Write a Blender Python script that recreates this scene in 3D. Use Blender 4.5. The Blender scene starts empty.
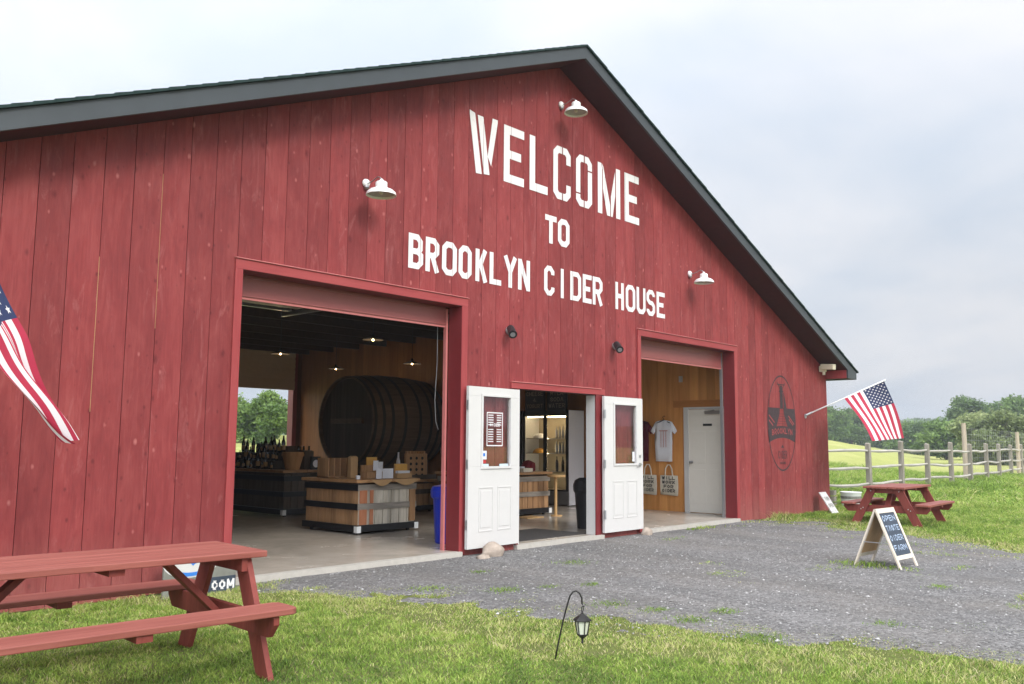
import bpy, bmesh, math, random
import numpy as np
from mathutils import Vector, Matrix
R = math.radians
random.seed(7); rng = np.random.default_rng(11)
sc = bpy.context.scene
col = sc.collection

# ------------------------------------------------------------------ camera
CAM = Vector((-10.7728, -8.0353, 1.3488))
yaw, pitch, roll = R(47.6793), R(6.5615), R(.4298)
fw = Vector((math.sin(yaw)*math.cos(pitch), math.cos(yaw)*math.cos(pitch), math.sin(pitch)))
rt = Vector((math.cos(yaw), -math.sin(yaw), 0)); up = rt.cross(fw)
rt2 = math.cos(roll)*rt + math.sin(roll)*up; up2 = -math.sin(roll)*rt + math.cos(roll)*up
cd = bpy.data.cameras.new('camera'); cam = bpy.data.objects.new('camera', cd); col.objects.link(cam)
m = Matrix((rt2, up2, -fw)).transposed().to_4x4(); m.translation = CAM
cam.matrix_world = m
cd.sensor_width = 36; cd.lens = 880.36/1024*36; cd.clip_start = .05; cd.clip_end = 3000
sc.camera = cam
def AT(x, y, t):            # a photograph measurement -> a point in the place (used once, to survey positions)
    return CAM + (fw + rt2*((x-512)/880.36) + up2*((342-y)/880.36))*t

# ------------------------------------------------------------------ world, sun, exposure
SUN_EL, SUN_AZ = R(38), R(188)      # azimuth measured from +Y towards +X
w = bpy.data.worlds.new('World'); sc.world = w; w.use_nodes = True
nt = w.node_tree; N = nt.nodes; L = nt.links; N.clear()
out = N.new('ShaderNodeOutputWorld'); bg = N.new('ShaderNodeBackground'); L.new(bg.outputs[0], out.inputs[0])
sky = N.new('ShaderNodeTexSky'); sky.sky_type = 'NISHITA'; sky.sun_disc = False
sky.sun_elevation = SUN_EL; sky.sun_rotation = SUN_AZ; sky.air_density = 1.3; sky.dust_density = 3
tc = N.new('ShaderNodeTexCoord'); sep = N.new('ShaderNodeSeparateXYZ'); L.new(tc.outputs['Generated'], sep.inputs[0])
def wm(op, a, b=None, c=None, clamp=False):
    n = N.new('ShaderNodeMath'); n.operation = op; n.use_clamp = clamp
    for i, v in enumerate((a, b, c)):
        if v is None: continue
        if hasattr(v, 'links'): L.new(v, n.inputs[i])
        else: n.inputs[i].default_value = v
    return n.outputs[0]
zc = wm('MAXIMUM', sep.outputs[2], 0.0)
den = wm('ADD', zc, .22)
cx_ = wm('DIVIDE', sep.outputs[0], den); cy_ = wm('DIVIDE', sep.outputs[1], den)
cmb = N.new('ShaderNodeCombineXYZ'); L.new(cx_, cmb.inputs[0]); L.new(cy_, cmb.inputs[1])
nz = N.new('ShaderNodeTexNoise'); nz.inputs['Scale'].default_value = 1.15; nz.inputs['Detail'].default_value = 6; nz.inputs['Roughness'].default_value = .5
nz.inputs['Distortion'].default_value = .3
L.new(cmb.outputs[0], nz.inputs['Vector'])
nz2 = N.new('ShaderNodeTexNoise'); nz2.inputs['Scale'].default_value = .45; nz2.inputs['Detail'].default_value = 3
L.new(cmb.outputs[0], nz2.inputs['Vector'])
ramp = N.new('ShaderNodeValToRGB'); L.new(nz.outputs[0], ramp.inputs[0])
SKYK = 1.0
ramp.color_ramp.elements[0].position = .36; ramp.color_ramp.elements[0].color = (7.0, 7.75, 8.85, 1)
ramp.color_ramp.elements[1].position = .58; ramp.color_ramp.elements[1].color = (9.2, 9.3, 9.75, 1)
# thin high cloud is brighter on the west side (-X) than on the east
vd = N.new('ShaderNodeVectorMath'); vd.operation = 'DOT_PRODUCT'; L.new(tc.outputs['Generated'], vd.inputs[0]); vd.inputs[1].default_value = (-.62, .42, .66)
side = wm('MULTIPLY_ADD', vd.outputs['Value'], .20, .93)
vw = N.new('ShaderNodeVectorMath'); vw.operation = 'DOT_PRODUCT'; L.new(tc.outputs['Generated'], vw.inputs[0]); vw.inputs[1].default_value = (-.80, -.45, .38)
side = wm('ADD', side, wm('MULTIPLY', wm('POWER', wm('MAXIMUM', vw.outputs['Value'], 0.0), 1.8), 2.2))
zen = wm('MULTIPLY_ADD', zc, .9, .86)
lum = wm('MULTIPLY', side, zen)
lum = wm('MULTIPLY', lum, wm('MULTIPLY_ADD', nz2.outputs[0], .3, .85))
cl = N.new('ShaderNodeMix'); cl.data_type = 'RGBA'; cl.blend_type = 'MULTIPLY'; cl.inputs[0].default_value = 1
L.new(ramp.outputs[0], cl.inputs[6]); L.new(lum, cl.inputs[7])
mx = N.new('ShaderNodeMix'); mx.data_type = 'RGBA'; mx.inputs[0].default_value = .93
L.new(sky.outputs[0], mx.inputs[6]); L.new(cl.outputs[2], mx.inputs[7]); L.new(mx.outputs[2], bg.inputs[0])
bg.inputs[1].default_value = .075
sd = bpy.data.lights.new('sun', 'SUN'); so = bpy.data.objects.new('sun', sd); col.objects.link(so)
sd.energy = 1.5; sd.angle = R(18); sd.color = (1, .96, .9)
sdir = Vector((math.sin(SUN_AZ)*math.cos(SUN_EL), math.cos(SUN_AZ)*math.cos(SUN_EL), math.sin(SUN_EL)))
so.rotation_euler = (-sdir).to_track_quat('-Z', 'Y').to_euler()
sc.view_settings.view_transform = 'Standard'; sc.view_settings.look = 'None'
sc.view_settings.gamma = 1; sc.view_settings.use_curve_mapping = False
sc.view_settings.exposure = .5
sc.render.engine = 'CYCLES'
sc.cycles.max_bounces = 8; sc.cycles.diffuse_bounces = 5; sc.cycles.transmission_bounces = 6; sc.cycles.transparent_max_bounces = 8

# ------------------------------------------------------------------ materials
def newmat(name, rough=.7, metal=0, spec=.4):
    m = bpy.data.materials.new(name); m.use_nodes = True
    b = m.node_tree.nodes['Principled BSDF']
    b.inputs['Roughness'].default_value = rough; b.inputs['Metallic'].default_value = metal
    b.inputs['Specular IOR Level'].default_value = spec
    return m, m.node_tree.nodes, m.node_tree.links, b
def nmath(N, L, op, a, b=None, c=None, clamp=False):
    n = N.new('ShaderNodeMath'); n.operation = op; n.use_clamp = clamp
    for i, v in enumerate((a, b, c)):
        if v is None: continue
        if hasattr(v, 'links'): L.new(v, n.inputs[i])
        else: n.inputs[i].default_value = v
    return n.outputs[0]
def nmix(N, L, f, a, b, mode='MIX'):
    n = N.new('ShaderNodeMix'); n.data_type = 'RGBA'; n.blend_type = mode
    for i, v in ((0, f), (6, a), (7, b)):
        if hasattr(v, 'links'): L.new(v, n.inputs[i])
        elif i == 0: n.inputs[0].default_value = v
        else: n.inputs[i].default_value = (*v, 1)
    return n.outputs[2]
def nramp(N, L, f, stops):
    r = N.new('ShaderNodeValToRGB'); e = r.color_ramp.elements
    while len(e) < len(stops): e.new(.5)
    for i, (p, c) in enumerate(stops):
        e[i].position = p; e[i].color = (*c, 1) if hasattr(c, '__len__') else (c, c, c, 1)
    L.new(f, r.inputs[0]); return r.outputs[0]
def ncoord(N, L, scale=(1, 1, 1)):
    t = N.new('ShaderNodeTexCoord'); mp = N.new('ShaderNodeMapping'); mp.inputs['Scale'].default_value = scale
    L.new(t.outputs['Object'], mp.inputs[0]); return mp.outputs[0]
def nnoise(N, L, vec, scale, detail=4, rough=.55, dist=0):
    n = N.new('ShaderNodeTexNoise'); n.inputs['Scale'].default_value = scale; n.inputs['Detail'].default_value = detail
    n.inputs['Roughness'].default_value = rough; n.inputs['Distortion'].default_value = dist
    L.new(vec, n.inputs['Vector']); return n.outputs[0]
def nbump(N, L, b, h, strength=.4, dist=.01):
    n = N.new('ShaderNodeBump'); n.inputs['Strength'].default_value = strength; n.inputs['Distance'].default_value = dist
    L.new(h, n.inputs['Height']); L.new(n.outputs[0], b.inputs['Normal'])
def plain(name, c, rough=.6, metal=0, var=.12, scale=9, spec=.4, bump=0):
    m, N, L, b = newmat(name, rough, metal, spec)
    v = nnoise(N, L, ncoord(N, L), scale, 4)
    L.new(nmix(N, L, v, tuple(x*(1-var*1.5) for x in c), tuple(min(1, x*(1+var)) for x in c)), b.inputs['Base Color'])
    if bump: nbump(N, L, b, v, bump, .01)
    return m
def wood(name, c1, c2, axis=2, scale=14, stretch=14, rough=.75, board=None, baxis=0, knots=.5, dark=None, bumpS=.35):
    """grain runs along axis; board = width of one plank along baxis for a per-plank tone"""
    m, N, L, b = newmat(name, rough, spec=.3)
    s = [1, 1, 1]; s[axis] = 1/stretch
    tcn = N.new('ShaderNodeTexCoord'); mp = N.new('ShaderNodeMapping'); mp.inputs['Scale'].default_value = s
    vec = tcn.outputs['Object']
    if board:
        sp = N.new('ShaderNodeSeparateXYZ'); L.new(vec, sp.inputs[0])
        k = nmath(N, L, 'FLOOR', nmath(N, L, 'DIVIDE', sp.outputs[baxis], board))
        wn = N.new('ShaderNodeTexWhiteNoise'); wn.noise_dimensions = '1D'; L.new(k, wn.inputs['W'])
        ofs = N.new('ShaderNodeVectorMath'); ofs.operation = 'MULTIPLY_ADD'
        L.new(wn.outputs['Color'], ofs.inputs[0]); ofs.inputs[1].default_value = (3, 3, 9); L.new(vec, ofs.inputs[2])
        vec = ofs.outputs[0]; tone = wn.outputs['Value']
    L.new(vec, mp.inputs[0])
    g = nnoise(N, L, mp.outputs[0], scale, 6, .62, .6)
    big = nnoise(N, L, mp.outputs[0], scale*.13, 3, .5)
    f = nmath(N, L, 'ADD', nmath(N, L, 'MULTIPLY', g, .65), nmath(N, L, 'MULTIPLY', big, .35))
    c = nramp(N, L, f, [(.32, c1), (.68, c2)])
    if board:
        c = nmix(N, L, 1, c, nramp(N, L, tone, [(0, .8), (1, 1.1)]), 'MULTIPLY')
    if knots:
        ks = [2.4, 2.4, 2.4]; ks[axis] = 1.1
        mk = N.new('ShaderNodeMapping'); mk.inputs['Scale'].default_value = ks; L.new(vec, mk.inputs[0])
        wob = nnoise(N, L, mp.outputs[0], 3, 2)
        vo = N.new('ShaderNodeTexVoronoi'); vo.inputs['Scale'].default_value = 1.0; L.new(mk.outputs[0], vo.inputs['Vector'])
        rk = N.new('ShaderNodeMath'); rk.operation = 'GREATER_THAN'
        sc_ = N.new('ShaderNodeSeparateColor'); L.new(vo.outputs['Color'], sc_.inputs[0]); L.new(sc_.outputs[0], rk.inputs[0]); rk.inputs[1].default_value = .5
        kk = nramp(N, L, nmath(N, L, 'ADD', vo.outputs['Distance'], nmath(N, L, 'MULTIPLY', nmath(N, L, 'SUBTRACT', wob, .5), .10)), [(.02, 1), (.06, .75), (.12, .0)])
        kf = nmath(N, L, 'MULTIPLY', nmath(N, L, 'MULTIPLY', kk, rk.outputs[0]), knots)
        c = nmix(N, L, kf, c, dark or tuple(x*.35 for x in c1))
    L.new(c, b.inputs['Base Color'])
    nbump(N, L, b, g, bumpS, .006)
    return m
def glass(name, tint=(1, 1, 1), rough=.02):
    m, N, L, b = newmat(name, rough)
    b.inputs['Base Color'].default_value = (*tint, 1); b.inputs['Transmission Weight'].default_value = 1; b.inputs['IOR'].default_value = 1.45
    return m
def emis(name, c, s):
    m, N, L, b = newmat(name); b.inputs['Base Color'].default_value = (*c, 1)
    b.inputs['Emission Color'].default_value = (*c, 1); b.inputs['Emission Strength'].default_value = s
    return m
BW = .275; SO = -.075   # siding board width and phase
def siding_material():
    m, N, L, b = newmat('barn_red_siding', .62, spec=.3)
    tcn = N.new('ShaderNodeTexCoord'); sp = N.new('ShaderNodeSeparateXYZ'); L.new(tcn.outputs['Object'], sp.inputs[0])
    k = nmath(N, L, 'FLOOR', nmath(N, L, 'DIVIDE', nmath(N, L, 'SUBTRACT', sp.outputs[0], SO), BW))
    wn = N.new('ShaderNodeTexWhiteNoise'); wn.noise_dimensions = '1D'; L.new(k, wn.inputs['W'])
    ofs = N.new('ShaderNodeVectorMath'); ofs.operation = 'MULTIPLY_ADD'; L.new(wn.outputs['Color'], ofs.inputs[0]); ofs.inputs[1].default_value = (5, 5, 11); L.new(tcn.outputs['Object'], ofs.inputs[2])
    v = ofs.outputs[0]
    def mp(s):
        q = N.new('ShaderNodeMapping'); q.inputs['Scale'].default_value = s; L.new(v, q.inputs[0]); return q.outputs[0]
    grain = nnoise(N, L, mp((1, 1, .05)), 55, 7, .65, .5)
    blot = nnoise(N, L, mp((1, 1, .45)), 2.6, 5, .6, .5)
    mid = nnoise(N, L, mp((1, 1, .18)), 11, 5, .6, 1.2)
    f = nmath(N, L, 'ADD', nmath(N, L, 'MULTIPLY', grain, .25), nmath(N, L, 'ADD', nmath(N, L, 'MULTIPLY', blot, .4), nmath(N, L, 'MULTIPLY', mid, .35)))
    c = nramp(N, L, f, [(.30, (.155, .021, .023)), (.5, (.235, .036, .037)), (.70, (.318, .066, .062))])
    c = nmix(N, L, 1, c, nramp(N, L, wn.outputs['Value'], [(0, .84), (.5, .97), (1, 1.1)]), 'MULTIPLY')
    # knots: some bled dark, some pale and filled
    for seed, thr, colr, s, amt in ((0, .60, (.11, .012, .014), (3.2, 3, 1.8), .85), (41, .56, (.10, .012, .014), (6.5, 3, 4.2), .7), (17, .66, (.47, .16, .145), (4.6, 2.5, 3.0), .75)):
        vs_ = N.new('ShaderNodeSeparateXYZ'); L.new(v, vs_.inputs[0]); q = N.new('ShaderNodeCombineXYZ')
        L.new(nmath(N, L, 'MULTIPLY_ADD', vs_.outputs[0], s[0], seed), q.inputs[0]); L.new(nmath(N, L, 'MULTIPLY_ADD', vs_.outputs[2], s[2], seed), q.inputs[1])
        vo = N.new('ShaderNodeTexVoronoi'); vo.voronoi_dimensions = '2D'; vo.inputs['Scale'].default_value = 1; L.new(q.outputs[0], vo.inputs['Vector'])
        sc_ = N.new('ShaderNodeSeparateColor'); L.new(vo.outputs['Color'], sc_.inputs[0])
        gt = nmath(N, L, 'GREATER_THAN', sc_.outputs[0], thr)
        dd = nmath(N, L, 'ADD', nmath(N, L, 'ADD', vo.outputs['Distance'], nmath(N, L, 'MULTIPLY', sc_.outputs[1], .06)), nmath(N, L, 'MULTIPLY', nmath(N, L, 'SUBTRACT', mid, .5), .2))
        kk = nramp(N, L, dd, [(.02, 1), (.055, .65), (.105, 0)])
        c = nmix(N, L, nmath(N, L, 'MULTIPLY', nmath(N, L, 'MULTIPLY', kk, gt), amt), c, colr)
    wr = nnoise(N, L, mp((1, 1, .22)), 7, 8, .72, 1.5)
    c = nmix(N, L, nramp(N, L, wr, [(.56, 0), (.72, .38)]), c, (.44, .17, .16))
    dk = nnoise(N, L, mp((1, 1, .35)), 4, 6, .7, 1.0)
    c = nmix(N, L, nramp(N, L, dk, [(.55, 0), (.75, .5)]), c, (.15, .022, .025))
    # splashed, worn foot of the boards
    foot = nmath(N, L, 'SUBTRACT', 1, nmath(N, L, 'DIVIDE', sp.outputs[2], .55), clamp=True)
    foot = nmath(N, L, 'MULTIPLY', foot, nmath(N, L, 'MULTIPLY', mid, .75))
    c = nmix(N, L, foot, c, (.30, .12, .10))
    L.new(c, b.inputs['Base Color'])
    rw = nnoise(N, L, mp((1, 1, .6)), 5, 6, .7, .8)      # patches where the stain has weathered thin
    nbump(N, L, b, nmath(N, L, 'ADD', grain, nmath(N, L, 'MULTIPLY', mid, .6)), .5, .008)
    L.new(nramp(N, L, rw, [(.3, .5), (.7, .78)]), b.inputs['Roughness'])
    return m
M = {}
M['siding'] = siding_material()
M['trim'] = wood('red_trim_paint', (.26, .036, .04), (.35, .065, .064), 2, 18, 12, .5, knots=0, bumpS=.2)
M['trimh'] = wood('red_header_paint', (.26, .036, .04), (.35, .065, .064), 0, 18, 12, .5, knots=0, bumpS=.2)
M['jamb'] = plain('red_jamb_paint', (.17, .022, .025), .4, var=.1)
M['panel'] = plain('red_metal_door', (.27, .075, .07), .38, var=.06, spec=.5)
M['flash'] = plain('pink_flashing', (.52, .17, .16), .4, var=.1)
M['fascia'] = plain('charcoal_fascia', (.052, .060, .068), .5, var=.15, scale=3)
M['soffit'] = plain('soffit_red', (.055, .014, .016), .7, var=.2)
M['shingle'] = plain('green_black_shingle', (.012, .032, .03), .85, var=.35, scale=20, bump=.5)
M['white'] = plain('white_paint', (.60, .585, .565), .4, var=.03)
M['doorcream'] = plain('cream_door_paint', (.80, .76, .68), .4, var=.03)
M['letter'] = None
M['lampwhite'] = plain('lamp_enamel', (.82, .83, .82), .3, var=.03)
M['lampin'] = plain('lamp_inside', (.38, .38, .33), .5, var=.1)
M['galv'] = plain('galvanised', (.42, .42, .43), .35, .7, .1)
M['black'] = plain('black_plastic', (.018, .018, .02), .45, var=.2)
M['iron'] = plain('black_iron', (.03, .028, .027), .5, .4, .3)
M['dark'] = plain('dark_metal', (.02, .018, .016), .5, .2, .2)
M['stone'] = plain('field_stone', (.40, .33, .27), .85, var=.3, scale=14, bump=.6)
M['table'] = wood('picnic_red_stain', (.19, .050, .038), (.35, .118, .092), 0, 30, 22, .55, knots=0, bumpS=.3)
M['tableleg'] = wood('picnic_red_leg', (.15, .030, .024), (.25, .056, .043), 2, 24, 10, .6, knots=0, bumpS=.3)
M['rail'] = wood('weathered_rail', (.26, .24, .21), (.52, .49, .44), 0, 18, 10, .9, knots=.3)
M['post'] = wood('weathered_post', (.16, .14, .11), (.33, .30, .25), 2, 18, 10, .9, knots=.3)
M['tallpost'] = wood('pale_post', (.33, .27, .20), (.50, .42, .33), 2, 14, 12, .9, knots=.3)
M['pine'] = wood('knotty_pine', (.54, .22, .055), (.78, .38, .12), 2, 9, 12, .5, board=.19, baxis=1, knots=.8, dark=(.12, .035, .01), bumpS=.15)
M['pineshade'] = wood('shaded_hall_pine', (.21, .085, .026), (.36, .15, .048), 2, 9, 12, .5, board=.19, baxis=1, knots=.5, bumpS=.15)  # same pine boards, with the hall's shade put into a darker colour
M['pinetrim'] = wood('pine_trim', (.36, .13, .03), (.52, .22, .06), 1, 12, 12, .5, knots=.2)
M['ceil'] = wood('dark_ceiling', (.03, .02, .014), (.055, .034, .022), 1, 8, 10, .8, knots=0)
M['backwall'] = wood('interior_brown', (.10, .05, .028), (.17, .09, .05), 2, 8, 12, .7, knots=.3)
M['sectdoor'] = plain('tan_sectional_door', (.62, .52, .40), .5, var=.08)
M['stavedark'] = wood('old_oak_dark', (.05, .032, .02), (.15, .095, .058), 0, 10, 12, .6, knots=0)
M['headdark'] = wood('old_oak_head', (.035, .025, .018), (.09, .065, .045), 2, 10, 12, .7, board=.2, baxis=1, knots=0)
M['brownplank'] = wood('brown_plank', (.28, .145, .065), (.55, .32, .16), 2, 14, 10, .7, board=.13, baxis=1, knots=.4)
M['greyplank'] = wood('whitewashed_plank', (.40, .35, .27), (.72, .66, .56), 2, 16, 8, .8, board=.14, baxis=0, knots=.3)
M['orangeplank'] = wood('orange_patched_plank', (.36, .12, .05), (.50, .22, .12), 2, 14, 6, .8, knots=.3)
M['greyrail'] = wood('grey_rail', (.14, .12, .10), (.38, .34, .29), 0, 14, 10, .8, knots=.4)
M['darkplank'] = wood('dark_plank', (.06, .045, .032), (.13, .10, .075), 2, 12, 10, .8, board=.14, baxis=0, knots=0)
M['slab'] = wood('live_edge_slab', (.26, .13, .055), (.46, .26, .12), 0, 8, 8, .45, knots=.4)
M['light'] = wood('light_wood', (.50, .30, .12), (.68, .45, .22), 2, 10, 10, .5, knots=0)
M['band'] = plain('black_band', (.012, .012, .014), .4, var=.1)
M['kraft'] = plain('kraft_paper', (.46, .28, .13), .8, var=.12)
M['paper'] = plain('white_card', (.72, .72, .76), .6, var=.06)
M['bottle'] = plain('dark_bottle', (.012, .010, .008), .12, var=.3, spec=.6)
M['bluebin'] = plain('blue_plastic', (.012, .03, .40), .35, var=.06)
M['wicker'] = wood('basket_splint', (.32, .15, .05), (.52, .28, .12), 2, 9, 5, .7, knots=0)
M['cream'] = plain('canvas_cream', (.66, .60, .48), .9, var=.08)
M['ink'] = plain('black_ink', (.02, .02, .02), .8, var=.1)
M['maroon'] = plain('maroon_cotton', (.10, .008, .02), .9, var=.2)
M['shirt'] = plain('white_cotton', (.80, .81, .86), .9, var=.05)
M['chalk'] = plain('chalkboard', (.02, .02, .022), .8, var=.3)
M['chalkblue'] = plain('slate_board', (.045, .06, .085), .6, var=.3)
M['chalkw'] = plain('chalk', (.42, .52, .66), .9, var=.1)
M['chalkdim'] = plain('chalk_dim', (.30, .25, .20), .9, var=.1)
M['fridgewhite'] = plain('fridge_side', (.80, .81, .84), .35, var=.02)
M['steel'] = plain('grille_steel', (.30, .29, .28), .4, .5, .1)
M['inner'] = plain('fridge_liner', (.42, .36, .26), .5, var=.05)
M['concrete'] = None
M['glass'] = glass('window_glass'); M['mat'] = plain('door_mat', (.05, .045, .042), .95, var=.3, scale=60)
M['navy'] = plain('flag_navy', (.02, .03, .085), .8, var=.1); M['fred'] = plain('flag_red', (.36, .020, .05), .8, var=.08)
M['fwhite'] = plain('flag_white', (.64, .61, .61), .8, var=.03)
def letter_paint():
    m, N, L, b = newmat('brushed_white_lettering', .65, spec=.3)
    v = ncoord(N, L, (1, 1, .3)); a = nnoise(N, L, v, 34, 6, .7, .6); c = nnoise(N, L, v, 5, 4)
    base_ = nmix(N, L, c, (.66, .63, .63), (.78, .76, .76))
    f = nramp(N, L, a, [(.60, 0), (.72, .55)])
    L.new(nmix(N, L, f, base_, (.45, .20, .19)), b.inputs['Base Color']); return m
M['letter'] = letter_paint()
M['logo'] = plain('faded_black_paint', (.05, .032, .036), .8, var=.5, scale=18)
M['signblue'] = plain('sign_blue', (.04, .20, .62), .5, var=.1); M['signgrey'] = plain('sign_grey', (.22, .22, .19), .8, var=.3)
M['beige'] = plain('beige_fixture', (.62, .56, .42), .5, var=.05)
M['palewood'] = wood('pale_frame', (.58, .50, .40), (.74, .66, .55), 2, 14, 10, .6, knots=0)
M['ply'] = wood('plywood_back', (.42, .26, .12), (.56, .37, .2), 2, 7, 8, .7, knots=.2)
M['yellow'] = plain('amber_card', (.60, .32, .07), .6, var=.1)
M['ruby'] = plain('dark_red_cloth', (.18, .012, .02), .9, var=.3)
M['bulb'] = emis('warm_bulb', (1, .72, .38), 6)
M['fridgelight'] = emis('fridge_lamp', (1, .80, .48), 11)
M['lampglass'] = plain('frosted_lantern_glass', (.62, .64, .52), .35, var=.1)
M['red'] = plain('sticker_red', (.5, .04, .04), .5)
M['tealw'] = plain('sticker_pale', (.55, .70, .78), .5)

def concrete():
    m, N, L, b = newmat('polished_concrete', .28, spec=.5)
    v = ncoord(N, L); a = nnoise(N, L, v, .9, 6, .6, .4); c = nnoise(N, L, v, 9, 4)
    f = nmath(N, L, 'ADD', nmath(N, L, 'MULTIPLY', a, .7), nmath(N, L, 'MULTIPLY', c, .3))
    L.new(nramp(N, L, f, [(.3, (.36, .315, .26)), (.7, (.54, .48, .41))]), b.inputs['Base Color'])
    L.new(nramp(N, L, a, [(.3, .18), (.7, .3)]), b.inputs['Roughness'])
    return m
M['concrete'] = concrete()
M['sill'] = plain('bare_concrete_edge', (.46, .43, .38), .9, var=.15, scale=12, bump=.3)
def gravel():
    m, N, L, b = newmat('grey_gravel', .9, spec=.25)
    v = ncoord(N, L)
    vo = N.new('ShaderNodeTexVoronoi'); vo.inputs['Scale'].default_value = 38; vo.inputs['Randomness'].default_value = 1; L.new(v, vo.inputs['Vector'])
    vo2 = N.new('ShaderNodeTexVoronoi'); vo2.inputs['Scale'].default_value = 95; L.new(v, vo2.inputs['Vector'])
    s = N.new('ShaderNodeSeparateColor'); L.new(vo.outputs['Color'], s.inputs[0])
    s2 = N.new('ShaderNodeSeparateColor'); L.new(vo2.outputs['Color'], s2.inputs[0])
    big = nnoise(N, L, v, .55, 4, .6); fine = nnoise(N, L, v, 160, 3)
    t = nmath(N, L, 'ADD', nmath(N, L, 'MULTIPLY', s.outputs[0], .5), nmath(N, L, 'ADD', nmath(N, L, 'MULTIPLY', s2.outputs[1], .35), nmath(N, L, 'MULTIPLY', fine, .15)))
    c = nramp(N, L, t, [(.08, (.085, .082, .08)), (.5, (.20, .195, .19)), (.8, (.31, .30, .29)), (.97, (.44, .43, .41))])
    mp_ = N.new('ShaderNodeMapping'); mp_.inputs['Scale'].default_value = (1, .22, 1); L.new(v, mp_.inputs[0]); rut = nnoise(N, L, mp_.outputs[0], 1.3, 4, .6)
    c = nmix(N, L, nramp(N, L, big, [(.42, 0), (.68, .5)]), c, (.215, .19, .16))
    c = nmix(N, L, nramp(N, L, rut, [(.35, .45), (.55, 0)]), c, (.12, .118, .118))
    c = nmix(N, L, nramp(N, L, rut, [(.52, 0), (.7, .35)]), c, (.29, .28, .27))
    L.new(c, b.inputs['Base Color'])
    h = nmath(N, L, 'ADD', vo.outputs['Distance'], nmath(N, L, 'MULTIPLY', vo2.outputs['Distance'], .5))
    n = N.new('ShaderNodeBump'); n.invert = True; n.inputs['Strength'].default_value = .9; n.inputs['Distance'].default_value = .02
    L.new(h, n.inputs['Height']); L.new(n.outputs[0], b.inputs['Normal'])
    return m
M['gravel'] = gravel()
M['pebble'] = plain('loose_stone', (.24, .235, .24), .9, var=.5, scale=4)
def ground_mat():
    m, N, L, b = newmat('lawn_and_field', 1, spec=.1)
    v = ncoord(N, L); big = nnoise(N, L, v, .16, 6, .6, .6); fine = nnoise(N, L, v, 5, 5, .7); vf = nnoise(N, L, v, 28, 4, .75)
    f = nmath(N, L, 'ADD', nmath(N, L, 'MULTIPLY', big, .4), nmath(N, L, 'ADD', nmath(N, L, 'MULTIPLY', fine, .35), nmath(N, L, 'MULTIPLY', vf, .25)))
    lawn = nramp(N, L, f, [(.3, (.17, .15, .085)), (.5, (.16, .19, .055)), (.7, (.24, .28, .08))])
    field = nramp(N, L, f, [(.3, (.24, .27, .08)), (.5, (.38, .40, .13)), (.72, (.55, .51, .23))])
    # distance from the barn: mown lawn near, tall yellow hay field beyond the fence
    g = N.new('ShaderNodeTexCoord'); d = N.new('ShaderNodeVectorMath'); d.operation = 'DISTANCE'
    L.new(g.outputs['Object'], d.inputs[0]); d.inputs[1].default_value = (-10.8, -8, 0)
    q = nmath(N, L, 'ADD', d.outputs['Value'], nmath(N, L, 'MULTIPLY', nmath(N, L, 'SUBTRACT', big, .5), 16))
    mk = nramp(N, L, nmath(N, L, 'DIVIDE', q, 100), [(.27, 0), (.36, 1)])
    L.new(nmix(N, L, mk, lawn, field), b.inputs['Base Color'])
    nbump(N, L, b, nmath(N, L, 'ADD', fine, vf), .8, .06)
    return m
M['ground'] = ground_mat()
def grass_mat(name, stops):
    m, N, L, b = newmat(name, .6, spec=.25)
    at = N.new('ShaderNodeAttribute'); at.attribute_name = 'tone'
    L.new(nramp(N, L, at.outputs['Fac'], stops), b.inputs['Base Color'])
    tr = N.new('ShaderNodeBsdfTranslucent'); L.new(nramp(N, L, at.outputs['Fac'], stops), tr.inputs[0])
    ms = N.new('ShaderNodeMixShader'); ms.inputs[0].default_value = .35
    L.new(b.outputs[0], ms.inputs[1]); L.new(tr.outputs[0], ms.inputs[2]); L.new(ms.outputs[0], N['Material Output'].inputs[0])
    return m
M['grass'] = grass_mat('grass_blades', [(0, (.085, .15, .03)), (.3, (.20, .325, .05)), (.62, (.37, .48, .10)), (.88, (.56, .55, .22)), (1, (.60, .50, .33))])
def leaf_mat(name, a, b_, c):
    return grass_mat(name, [(0, a), (.5, b_), (1, c)])

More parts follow.
